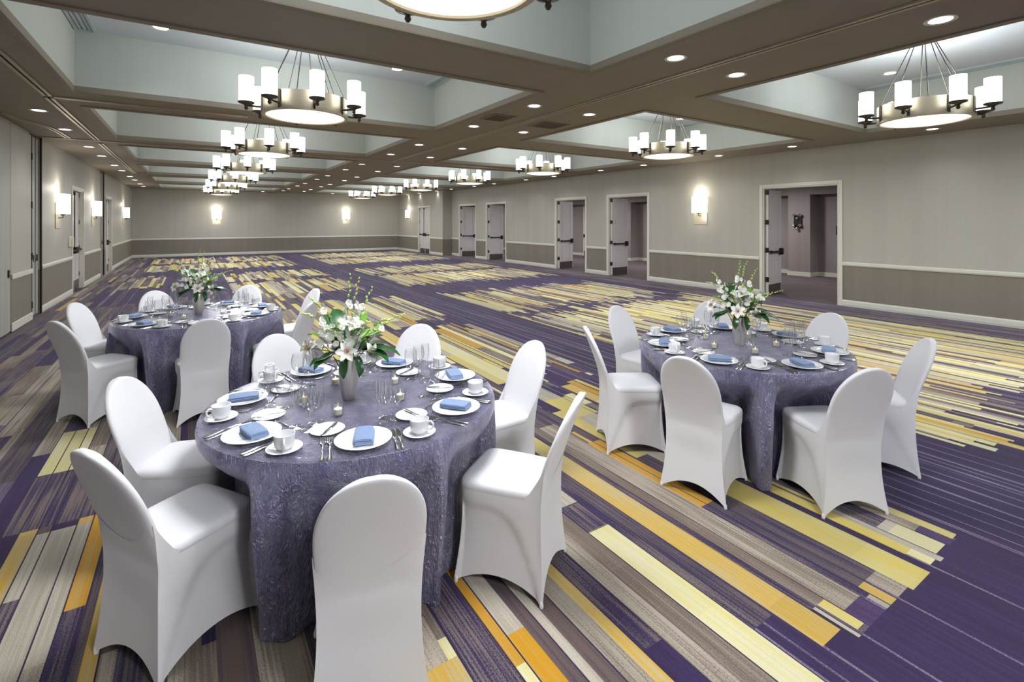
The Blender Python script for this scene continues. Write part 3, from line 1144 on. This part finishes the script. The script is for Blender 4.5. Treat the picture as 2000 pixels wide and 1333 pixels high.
# ------------------------------------------------------------------ covered banquet chair (local +y points away from the table)
def sm(a, b, x):
    t = max(0.0, min(1.0, (x - a) / (b - a)))
    return t * t * (3 - 2 * t)


def squircle(sx, sy, n):
    k = (abs(sx) ** n + abs(sy) ** n) ** (1.0 / n)
    return sx / k, sy / k


def back_line(z):
    return .180 + .13 * (z - .43) + .34 * max(0, z - .43) ** 1.55


def back_half(z):
    zt = .905
    if z < .66:
        return .176 + .010 * sm(.44, .64, z)
    q = min(1.0, (z - .66) / (zt - .66))
    return max(.004, .186 * max(.0, 1 - q ** 2.3) ** .5)


def make_chair():
    root = empty('banquet_chair')
    # --- back cover: rounded-arch pad
    m = MB()
    rings = []
    nz, ns = 30, 28
    zb, zt = .44, .905
    for j in range(nz + 1):
        u = j / nz
        z = zb + (zt - zb) * (1 - (1 - u) ** 1.5)
        hw = back_half(z)
        th = .021 * min(1, (hw / .06) ** .5 if hw < .06 else 1)
        ring = []
        for i in range(ns):
            a = 2 * pi * i / ns
            ca, sa = cos(a), sin(a)
            px = hw * math.copysign(abs(ca) ** .42, ca)
            py = th * math.copysign(abs(sa) ** .62, sa)
            if sa < 0:       # the seat-side face is gently dished
                py += .008 * (1 - (px / hw) ** 2) * min(1, hw / .1)
            ring.append((px, back_line(z) + py, z))
        rings.append(ring)
    m.sweep(rings)
    m.build('back_cover', M['spandex'], root, smooth=55)
    HX, HY, CY = .190, .203, -.012
    # square perimeter sampled densely toward the corners
    per = 22
    SQ = []
    C4 = [(-1, -1), (1, -1), (1, 1), (-1, 1)]
    for side in range(4):
        for i in range(per):
            tt = .5 - .5 * cos(pi * i / per)
            A, B = C4[side], C4[(side + 1) % 4]
            SQ.append((A[0] + (B[0] - A[0]) * tt, A[1] + (B[1] - A[1]) * tt, side, tt))

    def seat_pt(sx, sy, s, z):
        px, py = squircle(sx, sy, 7.0)
        hw = HX if py < 0 else HX - .010 * py
        return (px * hw * s, CY + py * HY * s, z)
    # --- seat cover: domed cushion
    m = MB()
    lv = [(.965, .440), (1.0, .452), (1.0, .466), (.985, .478), (.945, .488), (.86, .494), (.65, .498), (.35, .500), (.02, .501)]
    m.sweep([[seat_pt(sx, sy, s, z) for sx, sy, _, _ in SQ] for s, z in lv])
    m.build('seat_cover', M['spandex'], root, smooth=50)
    # --- skirt: stretched from the seat and the pad of the back down to the four feet
    m = MB()
    bot = [(-.198, -.224), (.198, -.224), (.208, .222), (-.208, .222)]
    nv = 22
    P = []
    for j in range(nv + 1):
        s = j / nv
        row = []
        for sx, sy, side, tt in SQ:
            C, D = bot[side], bot[(side + 1) % 4]
            bx, by = C[0] + (D[0] - C[0]) * tt, C[1] + (D[1] - C[1]) * tt
            tx, ty, _ = seat_pt(sx, sy, .998, 0)
            ztop = .458
            q = abs(2 * tt - 1)
            uu = tt if side == 1 else 1 - tt          # sides: 0 front .. 1 rear
            w = sm(.84, 1.0, uu) if side in (1, 3) else 0.0
            if side == 2:     # rear panel leaves the pad along a rounded line
                ztop = .515 + .10 * q ** 2.2
            elif w:           # side panels climb to the back at their rear edge
                ztop += w * .157
            mid = 1 - q ** 2.4
            hem = .004 + .078 * (1 - q ** 2.0) * (1.0 if side in (0, 2) else .75)
            z = ztop + (hem - ztop) * s
            zz = max(0.0, min(1.0, (.458 - z) / .446))
            k = zz ** 1.6
            zc = max(z, .44)
            fade = max(0.0, min(1.0, (zc - .46) / .15))
            hx = back_half(zc) + .003
            if side == 2:
                px0 = (1 - 2 * tt) * hx
                py0 = back_line(zc) + .0226 * (1 - q ** 6 * fade)
            else:
                cy = back_line(zc) + .0222 * (1 - fade)
                px0 = tx * (1 - w) + w * math.copysign(hx, tx)
                py0 = ty * (1 - w) + w * cy
            # fabric runs down nearly plumb, then kicks out to the feet
            x = px0 + (bx - px0) * k
            y = py0 + (by - py0) * k
            nx, ny = ((0, 1), (-1, 0), (0, -1), (1, 0))[side]
            pull = (.016, .020, .016, .020)[side] * mid * sm(.05, .5, zz)
            if side in (1, 3):
                edge = .14 + .55 * max(0.0, (uu - .45) / .42) ** 2.2
                pull += .011 * sm(0, .08, zz - edge) * sm(.015, .05, uu)
            x += nx * pull
            y += ny * pull
            wst = sin(pi * zz) * .010 * (1 - mid)
            x -= math.copysign(wst, x); y -= math.copysign(wst * .5, y)
            row.append((x, y, z))
        row.append(row[0])
        P.append(row)
    m.grid(P)
    m.grid([P[-1], [(p[0] * .985, p[1] * .985, p[2] + .002) for p in P[-1]], [(p[0] * .97, p[1] * .97, p[2] + .03) for p in P[-1]]])
    m.build('skirt_cover', M['spandex'], root, smooth=60)
    # --- foot pockets
    for (x, y) in bot:
        f = MB().lathe([(.001, .0), (.008, .0), (.010, .005), (.009, .018), (.005, .03), (.001, .032)], 12, c=(x * .965, y * .965, 0))
        f.build('foot_pocket', M['spandex'], root, smooth=50)
    return root


chair = make_chair()
chair_tree = tree(chair)

TABLES = [  # centre, first chair angle, name used in labels, seat phrases
    ((.765, 2.735), -103.3, 'nearest table', ['front-centre', 'front-right', 'right', 'rear-right', 'rear-left', 'left', 'front-left']),
    ((.09, 6.05), -90.0, 'left rear table', ['front-centre', 'front-right', 'right', 'rear-right', 'rear-left', 'left', 'front-left']),
    ((3.59, 2.25), -109.0, 'right table', ['front-right', 'right', 'rear-right', 'rear-left', 'left', 'leftmost', 'front-left']),
]
CHAIR_R = .865
# small departures from the even ring: table, seat -> (angle, radius, facing angle)
CH_SET = {(0, 6): (-163, .832, -147), (0, 1): (-50, .892, -54), (1, 0): (-91, .865, -84), (1, 5): (155, .85, 157), (1, 4): (112.5, .865, 113), (1, 6): (-152, .868, -142),
          (2, 0): (-108.5, .79, -117), (2, 6): (-163, .80, -164.5), (2, 1): (-53, .865, -54)}
STEP = 360.0 / 7


def chair_spot(ti, k):
    a0 = TABLES[ti][1] + STEP * k
    return CH_SET.get((ti, k), (a0, CHAIR_R, a0))


first = True
for ti, (c, a0, tn, seats) in enumerate(TABLES):
    for k in range(7):
        ang, rad, face = chair_spot(ti, k)
        o = chair if first else dup(chair_tree)
        first = False
        o.location = (c[0] + rad * cos(R(ang)), c[1] + rad * sin(R(ang)), 0)
        o.rotation_euler = (0, 0, R(face) - pi / 2)
        tag(o, 'white stretch-covered banquet chair, %s seat of the %s' % (seats[k], tn), 'chair', 'covered chairs around the ' + tn)

# ------------------------------------------------------------------ tables and cloths
TZ = .75
TR = .748


def make_cloth(angs, seed):
    rnd = random.Random(seed)
    ph = [rnd.uniform(0, 2 * pi) for _ in range(6)]
    NA = 252
    m = MB()
    rows = []
    zt = TZ + .006

    def dent(th):
        d, rin = 0, 0
        for a, rad in angs:
            e = abs((th - a + pi) % (2 * pi) - pi)
            f = 1 - sm(R(17.5), R(25.7), e)
            rin += f * (rad - .265)
            d += f
        return min(1, d), (rin / d if d > 1e-6 else .6)
    for r in (.001, .2, .4, .6, .70, TR - .003):
        rows.append([(r * cos(2 * pi * i / NA), r * sin(2 * pi * i / NA), zt) for i in range(NA)])
    rows.append([((TR + .001) * cos(2 * pi * i / NA), (TR + .001) * sin(2 * pi * i / NA), zt - .002) for i in range(NA)])
    NS = 26
    for j in range(1, NS + 1):
        s = j / NS
        row = []
        for i in range(NA):
            th = 2 * pi * i / NA
            d, rin = dent(th)
            fold = (.5 + .5 * cos(17 * th + ph[0] + 1.1 * sin(3 * th + ph[1]))) ** 1.6 * .55 + .35 * (.5 + .5 * cos(31 * th + ph[2] + 1.6 * sin(2 * th + ph[3]))) \
                + .2 * cos(7 * th + ph[4])
            z = zt - .003 - (zt - .008) * s
            amp = sm(.0, .55, s)
            r_free = TR + .008 + .012 * s + (.085 * fold - .025) * amp - .062 * sm(.25, 1.0, s)
            r_chair = min(TR + .007, TR + .007 + (rin - TR) * sm(.05, .37, s)) + .010 * cos(23 * th + ph[5]) * amp - .014 * amp
            r = r_free * (1 - d) + min(r_free, r_chair) * d
            row.append((r * cos(th), r * sin(th), z))
        rows.append(row)
    for r_ in rows:
        r_.append(r_[0])
    m.grid(rows)
    return m


for ti, (c, a0, tn, seats) in enumerate(TABLES):
    t = empty('round_table', (c[0], c[1], 0))
    tag(t, 'round banquet table hidden under the cloth of the %s' % tn, 'table', 'round banquet tables')
    MB().lathe([(.001, TZ - .025), (TR - .004, TZ - .025), (TR - .001, TZ - .012), (TR - .004, TZ), (.001, TZ)], 64).build('tabletop', M['wood'], t, smooth=40)
    for k in range(4):
        a = pi / 4 + pi / 2 * k
        MB().tube([(.38 * cos(a), .38 * sin(a), 0), (.36 * cos(a), .36 * sin(a), TZ - .025)], .016, 10).build('leg', M['darkmetal'], t, smooth=60)
    cl = make_cloth([(R(chair_spot(ti, k)[0]), chair_spot(ti, k)[1]) for k in range(7)], 40 + ti).build('tablecloth', M['cloth'], smooth=42)
    cl.location = (c[0], c[1], 0)
    tag(cl, 'floor-length crushed lavender satin cloth over the %s' % tn, 'tablecloth', 'crushed satin tablecloths')

ZTAB = TZ + .0065

# ------------------------------------------------------------------ tableware meshes
def lathe_me(name, prof, mat, n=28, closed=False, sm_=45):
    m = MB().lathe(prof, n, closed=closed)
    me = m.mesh(name, mat, sm_)
    import bmesh
    bm = bmesh.new(); bm.from_mesh(me)
    bmesh.ops.recalc_face_normals(bm, faces=bm.faces)
    bm.to_mesh(me); bm.free()
    return me


me_plate = lathe_me('dinner_plate', [(.001, .004), (.045, .004), (.07, .0), (.075, .003), (.118, .017), (.122, .020), (.119, .0215), (.084, .012), (.078, .009), (.001, .009)], M['china'], 40)
me_bread = lathe_me('bread_plate', [(.001, .003), (.03, .003), (.045, .0), (.05, .002), (.074, .010), (.0775, .012), (.075, .0135), (.052, .008), (.001, .006)], M['china'], 32)
me_saucer = lathe_me('saucer', [(.001, .003), (.025, .003), (.04, .0), (.045, .002), (.070, .012), (.073, .014), (.070, .0155), (.045, .008), (.03, .006), (.001, .006)], M['china'], 32)
cup_prof = [(.001, .0), (.024, .0), (.027, .004), (.036, .010), (.0405, .022), (.0425, .045), (.043, .064), (.0405, .064), (.039, .045), (.036, .022), (.028, .012), (.001, .010)]
me_cupbody = lathe_me('bowl', cup_prof, M['china'], 28)
hp = [(.040, 0, .054), (.055, 0, .058), (.067, 0, .048), (.066, 0, .032), (.054, 0, .021), (.040, 0, .022)]
me_cuph = MB().tube(hp, .0048, 8).mesh('handle', M['china'], 60)
me_flute = lathe_me('champagne_flute', [(.001, .003), (.033, .001), (.034, .003), (.012, .007), (.0045, .014), (.0038, .075), (.006, .088), (.016, .112), (.0235, .145), (.0245, .18), (.0215, .215),
                                       (.0205, .215), (.0235, .18), (.0225, .145), (.015, .114), (.004, .093), (.0005, .09)], M['glass'], 22)
me_wine = lathe_me('wine_glass', [(.001, .003), (.035, .001), (.036, .003), (.012, .007), (.005, .014), (.0042, .07), (.008, .08), (.024, .094), (.034, .115), (.037, .138), (.034, .165), (.029, .185),
                                 (.028, .185), (.033, .165), (.036, .138), (.033, .116), (.023, .097), (.0005, .086)], M['glass'], 22)
me_goblet = lathe_me('water_goblet', [(.001, .003), (.036, .001), (.037, .003), (.014, .007), (.006, .013), (.005, .05), (.010, .06), (.026, .075), (.035, .10), (.0375, .13), (.0355, .165), (.033, .182),
                                     (.032, .182), (.0345, .165), (.0365, .13), (.034, .101), (.025, .078), (.0005, .066)], M['glass'], 22)


def flat_loft(pts, zoff=0.0):
    """pts: (y, halfwidth, zmid, thickness) along +y; a lens-shaped bar"""
    m = MB()
    rings = []
    for y, hw, z, th in pts:
        rings.append([(-hw, y, z), (-hw * .6, y, z - th / 2), (hw * .6, y, z - th / 2), (hw, y, z), (hw * .6, y, z + th / 2), (-hw * .6, y, z + th / 2)])
    return m.sweep(rings)


HAND = [(-.11, .006, .003, .004), (-.105, .0095, .003, .005), (-.085, .0085, .003, .005), (-.05, .0055, .0035, .005), (-.01, .0035, .006, .0045)]
m = flat_loft(HAND + [(.03, .0035, .008, .004), (.045, .009, .006, .003), (.058, .0125, .003, .002), (.062, .0125, .003, .002)])
for i in range(4):
    x = -.0105 + .007 * i
    m.sweep([[(x - .0016, y, z - .0008), (x + .0016, y, z - .0008), (x + .0016, y, z + .0008), (x - .0016, y, z + .0008)] for y, z in ((.060, .003), (.085, .004), (.105, .007))])
me_fork = m.mesh('fork', M['silver'], 50)
me_knife = flat_loft([(-.11, .006, .004, .007), (-.10, .009, .004, .0075), (-.05, .0075, .004, .007), (-.008, .0055, .004, .006), (.0, .005, .003, .003), (.03, .009, .003, .0022),
                      (.085, .0095, .003, .002), (.108, .006, .003, .0016), (.115, .001, .003, .001)]).mesh('table_knife', M['silver'], 50)
me_butter = flat_loft([(-.075, .004, .003, .005), (-.065, .0065, .003, .0055), (-.03, .005, .003, .005), (-.005, .0035, .003, .004), (.02, .007, .003, .002), (.06, .0085, .003, .002),
                       (.078, .005, .003, .0016)]).mesh('butter_knife', M['silver'], 50)
m = flat_loft([(-.055, .0035, .003, .003), (-.05, .006, .003, .0035), (-.02, .004, .004, .003), (.012, .0028, .006, .003), (.02, .006, .0045, .003), (.032, .0115, .002, .002), (.042, .0105, .0022, .002),
               (.049, .004, .0035, .002)])
me_spoon = m.mesh('dessert_spoon', M['silver'], 50)


def napkin_me(seed):
    rnd = random.Random(seed)
    m = MB()
    L, W = .073, .042
    z = .0
    n = 16
    layers = [(.008, 1.0), (.0075, .985), (.009, .97)]
    for k, (h, s) in enumerate(layers):
        rings = []
        dx = rnd.uniform(-.002, .002)
        for j in range(9):
            v = -1 + 2 * j / 8
            e = (1 - abs(v) ** 6) * .25 + .75
            puff = 1 + .35 * (1 - v * v) * (k == 2)
            ring = []
            for i in range(n):
                a = 2 * pi * i / n
                ca, sa = cos(a), sin(a)
                px = W * s * e ** .3 * math.copysign(abs(ca) ** .3, ca) + dx
                pz = h / 2 * puff * math.copysign(abs(sa) ** .7, sa)
                sag = .004 * sin(3 * v + k + seed) * (1 - (px / W) ** 2)
                ring.append((px, v * L * s, z + h / 2 * puff + pz + sag * (k == 2) * .8))
            rings.append(ring)
        m.sweep(rings)
        z += h * .92
    me = m.mesh('napkin', M['napkin'], 50)
    import bmesh
    bm = bmesh.new(); bm.from_mesh(me)
    bmesh.ops.recalc_face_normals(bm, faces=bm.faces)
    bm.to_mesh(me); bm.free()
    return me


NAPS = [napkin_me(s) for s in (1, 2, 3)]
# votive: glass cup, wax, flame
vg_prof = [(.001, .0), (.025, .0), (.0285, .004), (.0315, .062), (.0298, .062), (.0265, .010), (.001, .008)]
me_vglass = lathe_me('cup', vg_prof, M['glass'], 24)
me_vwax = lathe_me('candle', [(.001, .009), (.019, .009), (.020, .034), (.017, .037), (.001, .036)], M['wax'], 18)
me_vflame = lathe_me('flame', [(.0004, .038), (.002, .041), (.0022, .044), (.0004, .050)], M['flame'], 8)


def world_at(c, a, x, r, z):
    o = Vector((cos(a), sin(a)))
    rt = Vector((cos(a + pi / 2), sin(a + pi / 2)))
    p = Vector(c) + o * r + rt * x
    return (p.x, p.y, z)


rnd = random.Random(77)
for ti, (c, a0, tn, seats) in enumerate(TABLES):
    for k in range(7):
        a = R(a0 + STEP * k)
        rz = a + pi / 2
        pl = '%s place of the %s' % (seats[k], tn)
        pr = .597

        def put(name, me, x, r, label, cat, grp, dz=0.0, dr=0.0):
            o = place(name, me, None, world_at(c, a, x, r, ZTAB + dz), rz + dr)
            tag(o, '%s, %s' % (label, pl), cat, grp)
            return o
        put('dinner_plate', me_plate, 0, pr, 'white dinner plate under the napkin', 'plate', 'dinner plates')
        nd = rnd.choice([0, 12, -14, 20, 78, -70]) if k else -6
        put('napkin', rnd.choice(NAPS), .004, pr - .006, 'folded blue napkin on the dinner plate', 'napkin', 'folded blue napkins', .0138, R(nd))
        put('bread_plate', me_bread, -.150, .425, 'small white bread plate', 'plate', 'bread plates')
        put('butter_knife', me_butter, -.142, .432, 'butter knife lying across the bread plate', 'knife', 'butter knives', .0122, R(-22 + rnd.uniform(-12, 12)))
        put('saucer', me_saucer, .243, .612 - .012, 'white saucer under the coffee cup', 'saucer', 'saucers')
        cu = empty('coffee_cup', world_at(c, a, .243, .600, ZTAB + .0062), rz + R(rnd.uniform(-50, 20)))
        place('bowl', me_cupbody, cu); place('handle', me_cuph, cu)
        tag(cu, 'white coffee cup on its saucer, ' + pl, 'cup', 'coffee cups')
        put('fork', me_fork, -.166, .612, 'outer fork beside the dinner plate', 'fork', 'forks')
        put('fork', me_fork, -.137, .617, 'inner fork beside the dinner plate', 'fork', 'forks')
        put('table_knife', me_knife, .134, .615, 'inner knife beside the dinner plate', 'knife', 'table knives')
        put('table_knife', me_knife, .157, .617, 'outer knife beside the dinner plate', 'knife', 'table knives')
        put('dessert_spoon', me_spoon, -.015, .445, 'small spoon laid above the dinner plate', 'spoon', 'dessert spoons', 0, R(90))
        put('champagne_flute', me_flute, .082, .432, 'tall clear champagne flute', 'glass', 'champagne flutes')
        put('wine_glass', me_wine, .158, .418, 'clear stemmed wine glass', 'glass', 'wine glasses')
        put('water_goblet', me_goblet, .118, .352, 'round clear water goblet', 'glass', 'water goblets')
    VP = ['front-left', 'front-right', 'right', 'rear', 'left']
    for k, ang in enumerate((-124, -46, 18, 100, 172)):
        a = R(ang)
        vo = empty('votive_candle', (c[0] - .01 + .265 * cos(a), c[1] + .265 * sin(a), ZTAB))
        gl = place('cup', me_vglass, vo)
        wx = place('candle', me_vwax, vo)
        place('flame', me_vflame, wx)
        tag(vo, 'lit votive candle in clear glass, %s of the vase on the %s' % (VP[k], tn), 'candle', 'votive candles')

# ------------------------------------------------------------------ vases and bouquets
me_vase = lathe_me('vase', [(.001, .0), (.030, .0), (.033, .004), (.040, .04), (.049, .10), (.0535, .15), (.052, .19), (.047, .218), (.0445, .219), (.049, .19), (.050, .15), (.046, .10), (.036, .04), (.001, .015)],
                   M['vase'], 48)


def petal_grid(L, W, curl, cup, n=6, tip=1.0):
    P = []
    for j in range(n + 1):
        u = j / n
        w = W * (sin(pi * min(1, u * .93 + .05)) ** .75) * (1 if u < 1 else 0)
        if j == n:
            w = W * .06
        row = []
        for i in (-1, -.5, 0, .5, 1):
            x = w * i
            y = L * (u - .15 * curl * u * u)
            z = curl * L * (.9 * u - 1.1 * u * u) + cup * abs(i) ** 1.5 * w
            row.append((x, y, z))
        P.append(row)
    return P


def lily_me(name, seed):
    m = MB()
    for k in range(6):
        P = petal_grid(.060, .015 if k % 2 else .019, .55, .35)
        st = len(m.v)
        m.grid(P)
        m.xf(Matrix.Rotation(pi / 3 * k + .1 * seed, 4, 'Z') @ Matrix.Rotation(R(22 + 6 * (k % 2)), 4, 'X') @ Matrix.Translation((0, .006, 0)), st)
    return m.mesh(name, M['petal'], 70)


def anther_me():
    m = MB()
    for k in range(6):
        a = pi / 3 * k + .4
        d = Vector((cos(a) * .45, sin(a) * .45, 1)).normalized()
        m.tube([(0, 0, .004), d * .026], .0008, 5)
        p = d * .027
        t = Vector((-sin(a), cos(a), 0)) * .005
        m.tube([p - t, p + t], .0016, 6)
    return m.mesh('anthers', M['anther'], 60)


def blossom_me(s, mat):
    m = MB()
    for k in range(5):
        W = (.013, .020, .013, .013, .020)[k] * s
        L = .027 * s
        st = len(m.v)
        m.grid(petal_grid(L, W, .35, .3, 4))
        m.xf(Matrix.Rotation(2 * pi / 5 * k, 4, 'Z') @ Matrix.Rotation(R(16), 4, 'X'), st)
    st = len(m.v)
    m.grid(petal_grid(.016 * s, .008 * s, .9, .8, 4))
    m.xf(Matrix.Rotation(pi, 4, 'Z') @ Matrix.Rotation(R(48), 4, 'X'), st)
    return m.mesh('blossom', mat, 70)


def bud_me():
    return MB().lathe([(.0004, .0), (.005, .004), (.0075, .012), (.005, .021), (.0004, .026)], 9).mesh('bud', M['bud'], 60)


def leaf_me(L, W, bend, mat, fold=.25):
    m = MB()
    P = []
    n = 9
    for j in range(n + 1):
        u = j / n
        w = W * sin(pi * (u * .94 + .03)) ** .8
        ang = bend * u
        y = L * (sin(ang) / bend if abs(bend) > 1e-3 else u)
        z = -L * ((1 - cos(ang)) / bend if abs(bend) > 1e-3 else 0)
        row = []
        for i in (-1, -.5, 0, .5, 1):
            row.append((w * i, y + fold * abs(i) * w * sin(ang) , z + fold * abs(i) * w * cos(ang) + .006 * sin(9 * u) * abs(i)))
        P.append(row)
    m.grid(P)
    return m.mesh('leaf', mat, 70)


LILY = [lily_me('lily', 0), lily_me('lily', 1)]
ANTH = anther_me()
BLO = [blossom_me(.72, M['petal']), blossom_me(.85, M['petal']), blossom_me(.62, M['petalgreen'])]
BUD = bud_me()
LEAFS = [leaf_me(.20, .048, 1.3, M['leaf']), leaf_me(.16, .042, 1.0, M['leaf']), leaf_me(.12, .028, .8, M['leaflight']), leaf_me(.13, .022, 2.0, M['leaf']), leaf_me(.235, .052, 1.0, M['leaf'])]


def aim(o, pos, d, roll=0.0):
    """place o with local z along d"""
    z = Vector(d).normalized()
    q = z.to_track_quat('Z', 'Y')
    o.matrix_local = Matrix.Translation(pos) @ q.to_matrix().to_4x4() @ Matrix.Rotation(roll, 4, 'Z')


def bouquet(loc, rz, seed, label, scale=1.0):
    """local x = to the right seen from the room's near end, local -y = toward it"""
    rnd = random.Random(seed)
    b = empty('flower_bouquet', loc, rz)
    tag(b, label, 'flowers', 'white flower arrangements')
    VZ = .22

    def spray(tip, ctrl, nblo, nbud, big=True, start=.35):
        p0, p1, p2 = Vector((rnd.uniform(-.02, .02), rnd.uniform(-.02, .02), .10)), Vector(ctrl), Vector(tip)
        pts = [(1 - u) ** 2 * p0 + 2 * u * (1 - u) * p1 + u * u * p2 for u in [i / 12 for i in range(13)]]
        # stay inside the vase neck until the rim
        for i, p in enumerate(pts):
            if p.z < VZ + .005:
                rr = math.hypot(p.x, p.y)
                if rr > .034:
                    p.x *= .034 / rr; p.y *= .034 / rr
        st = MB().tube(pts, [.0028 - .0016 * i / 12 for i in range(13)], 6).build('orchid_spray', M['stem'], b, smooth=60)
        tot = nblo + nbud
        for k in range(tot):
            u = start + (1 - start) * (k + .5) / tot
            i = min(11, int(u * 12))
            f = u * 12 - i
            p = pts[i] * (1 - f) + pts[i + 1] * f
            if p.z < VZ + .03:
                continue
            a = rnd.uniform(0, 2 * pi)
            d = Vector((cos(a), sin(a) - .55, rnd.uniform(-.1, .7))).normalized()
            if k < nblo:
                o = place('blossom', rnd.choice(BLO[:2]) if rnd.random() < .85 else BLO[2], st)
                aim(o, p + d * .014, d, rnd.uniform(0, 6))
            else:
                o = place('bud', BUD, st)
                aim(o, p, (d + (pts[i + 1] - pts[i]).normalized() * 1.2), 0)
                s = 1.0 - .5 * (k - nblo) / max(1, nbud)
                o.scale = (s, s, s)
    # tall and leaning dendrobium sprays
    spray((.05, .00, .66), (.0, .02, .42), 7, 6, start=.42)
    spray((.01, .02, .68), (-.02, .03, .46), 4, 6, start=.5)
    spray((.13, .03, .60), (.03, .03, .45), 4, 5, start=.5)
    spray((-.20, .00, .56), (-.10, .0, .50), 7, 5, start=.4)
    spray((-.24, -.02, .48), (-.10, -.02, .48), 6, 5, start=.45)
    spray((-.23, -.02, .28), (-.13, -.03, .42), 10, 1, start=.4)
    spray((.30, .00, .44), (.12, .0, .42), 3, 8, start=.45)
    spray((.22, .06, .40), (.10, .05, .44), 6, 4, start=.4)
    spray((.02, -.05, .47), (.0, -.04, .40), 9, 2, start=.4)
    spray((-.05, -.06, .42), (-.03, -.05, .38), 9, 1, start=.4)
    spray((.10, -.06, .42), (.04, -.05, .38), 8, 2, start=.4)
    spray((-.14, -.06, .38), (-.06, -.05, .40), 9, 1, start=.4)
    # lilies at the rim
    for (p, d, i) in (((-.01, -.075, .275), (-.1, -1, .35), 0), ((.10, -.055, .255), (.7, -.8, .2), 1), ((-.19, -.04, .30), (-.8, -.6, .3), 0),
                      ((.02, -.02, .40), (.2, -.7, .8), 1), ((.06, .08, .30), (.3, .9, .5), 0)):
        o = place('lily', LILY[i], b)
        aim(o, p, d, rnd.uniform(0, 2))
        place('anthers', ANTH, o)
        m = MB().tube([Vector(p), Vector(p) * .5 + Vector((0, 0, .12)), Vector((p[0] * .2, p[1] * .2, .16))], .003, 6)
        m.build('stem', M['stem'], b, smooth=60)
    # leaves: local y of the leaf mesh is its length
    for (p, yaw, pitch, i) in (((-.03, .01, .25), 115, 62, 0), ((-.06, .03, .27), 100, 70, 0), ((.04, -.03, .26), -25, 20, 0), ((.05, .03, .25), 15, 35, 1), ((-.05, -.03, .25), 200, 15, 1),
                               ((-.02, -.045, .235), 262, -6, 3), ((.035, -.042, .235), -68, -8, 3), ((.03, .0, .30), 20, 55, 2), ((.06, -.02, .30), 5, 40, 2), ((-.02, -.03, .30), 150, 60, 2),
                               ((.0, .05, .25), 80, 30, 1), ((-.06, .04, .25), 150, 30, 1), ((.06, .05, .25), 45, 25, 0),
                               ((-.05, .0, .30), 125, 66, 4), ((-.03, .03, .30), 108, 74, 4), ((.05, -.01, .26), -8, 18, 4), ((-.05, -.04, .26), 215, 8, 1), ((.07, -.03, .32), -10, 42, 2),
                               ((.09, -.01, .33), 30, 50, 2), ((.02, -.05, .36), 300, 45, 2), ((-.04, -.05, .36), 240, 50, 2), ((-.10, -.03, .33), 170, 40, 2), ((.05, .0, .38), 60, 62, 2)):
        o = place('leaf', LEAFS[i], b)
        o.matrix_local = Matrix.Translation(p) @ Matrix.Rotation(R(yaw - 90), 4, 'Z') @ Matrix.Rotation(R(pitch), 4, 'X')
    b.scale = (scale,) * 3
    return b


VOFF = [(-.05, -.012), (-.03, .0), (-.02, -.01)]
for ti, (c, a0, tn, seats) in enumerate(TABLES):
    x, y = c[0] + VOFF[ti][0], c[1] + VOFF[ti][1]
    v = place('vase', me_vase, None, (x, y, ZTAB), 0)
    tag(v, 'tall brushed silver vase in the middle of the %s' % tn, 'vase', 'silver vases')
    rz = math.atan2(y, x) - pi / 2
    bouquet((x, y, ZTAB), rz, 5 + ti, 'white lilies, orchids and green leaves in the vase on the %s' % tn)
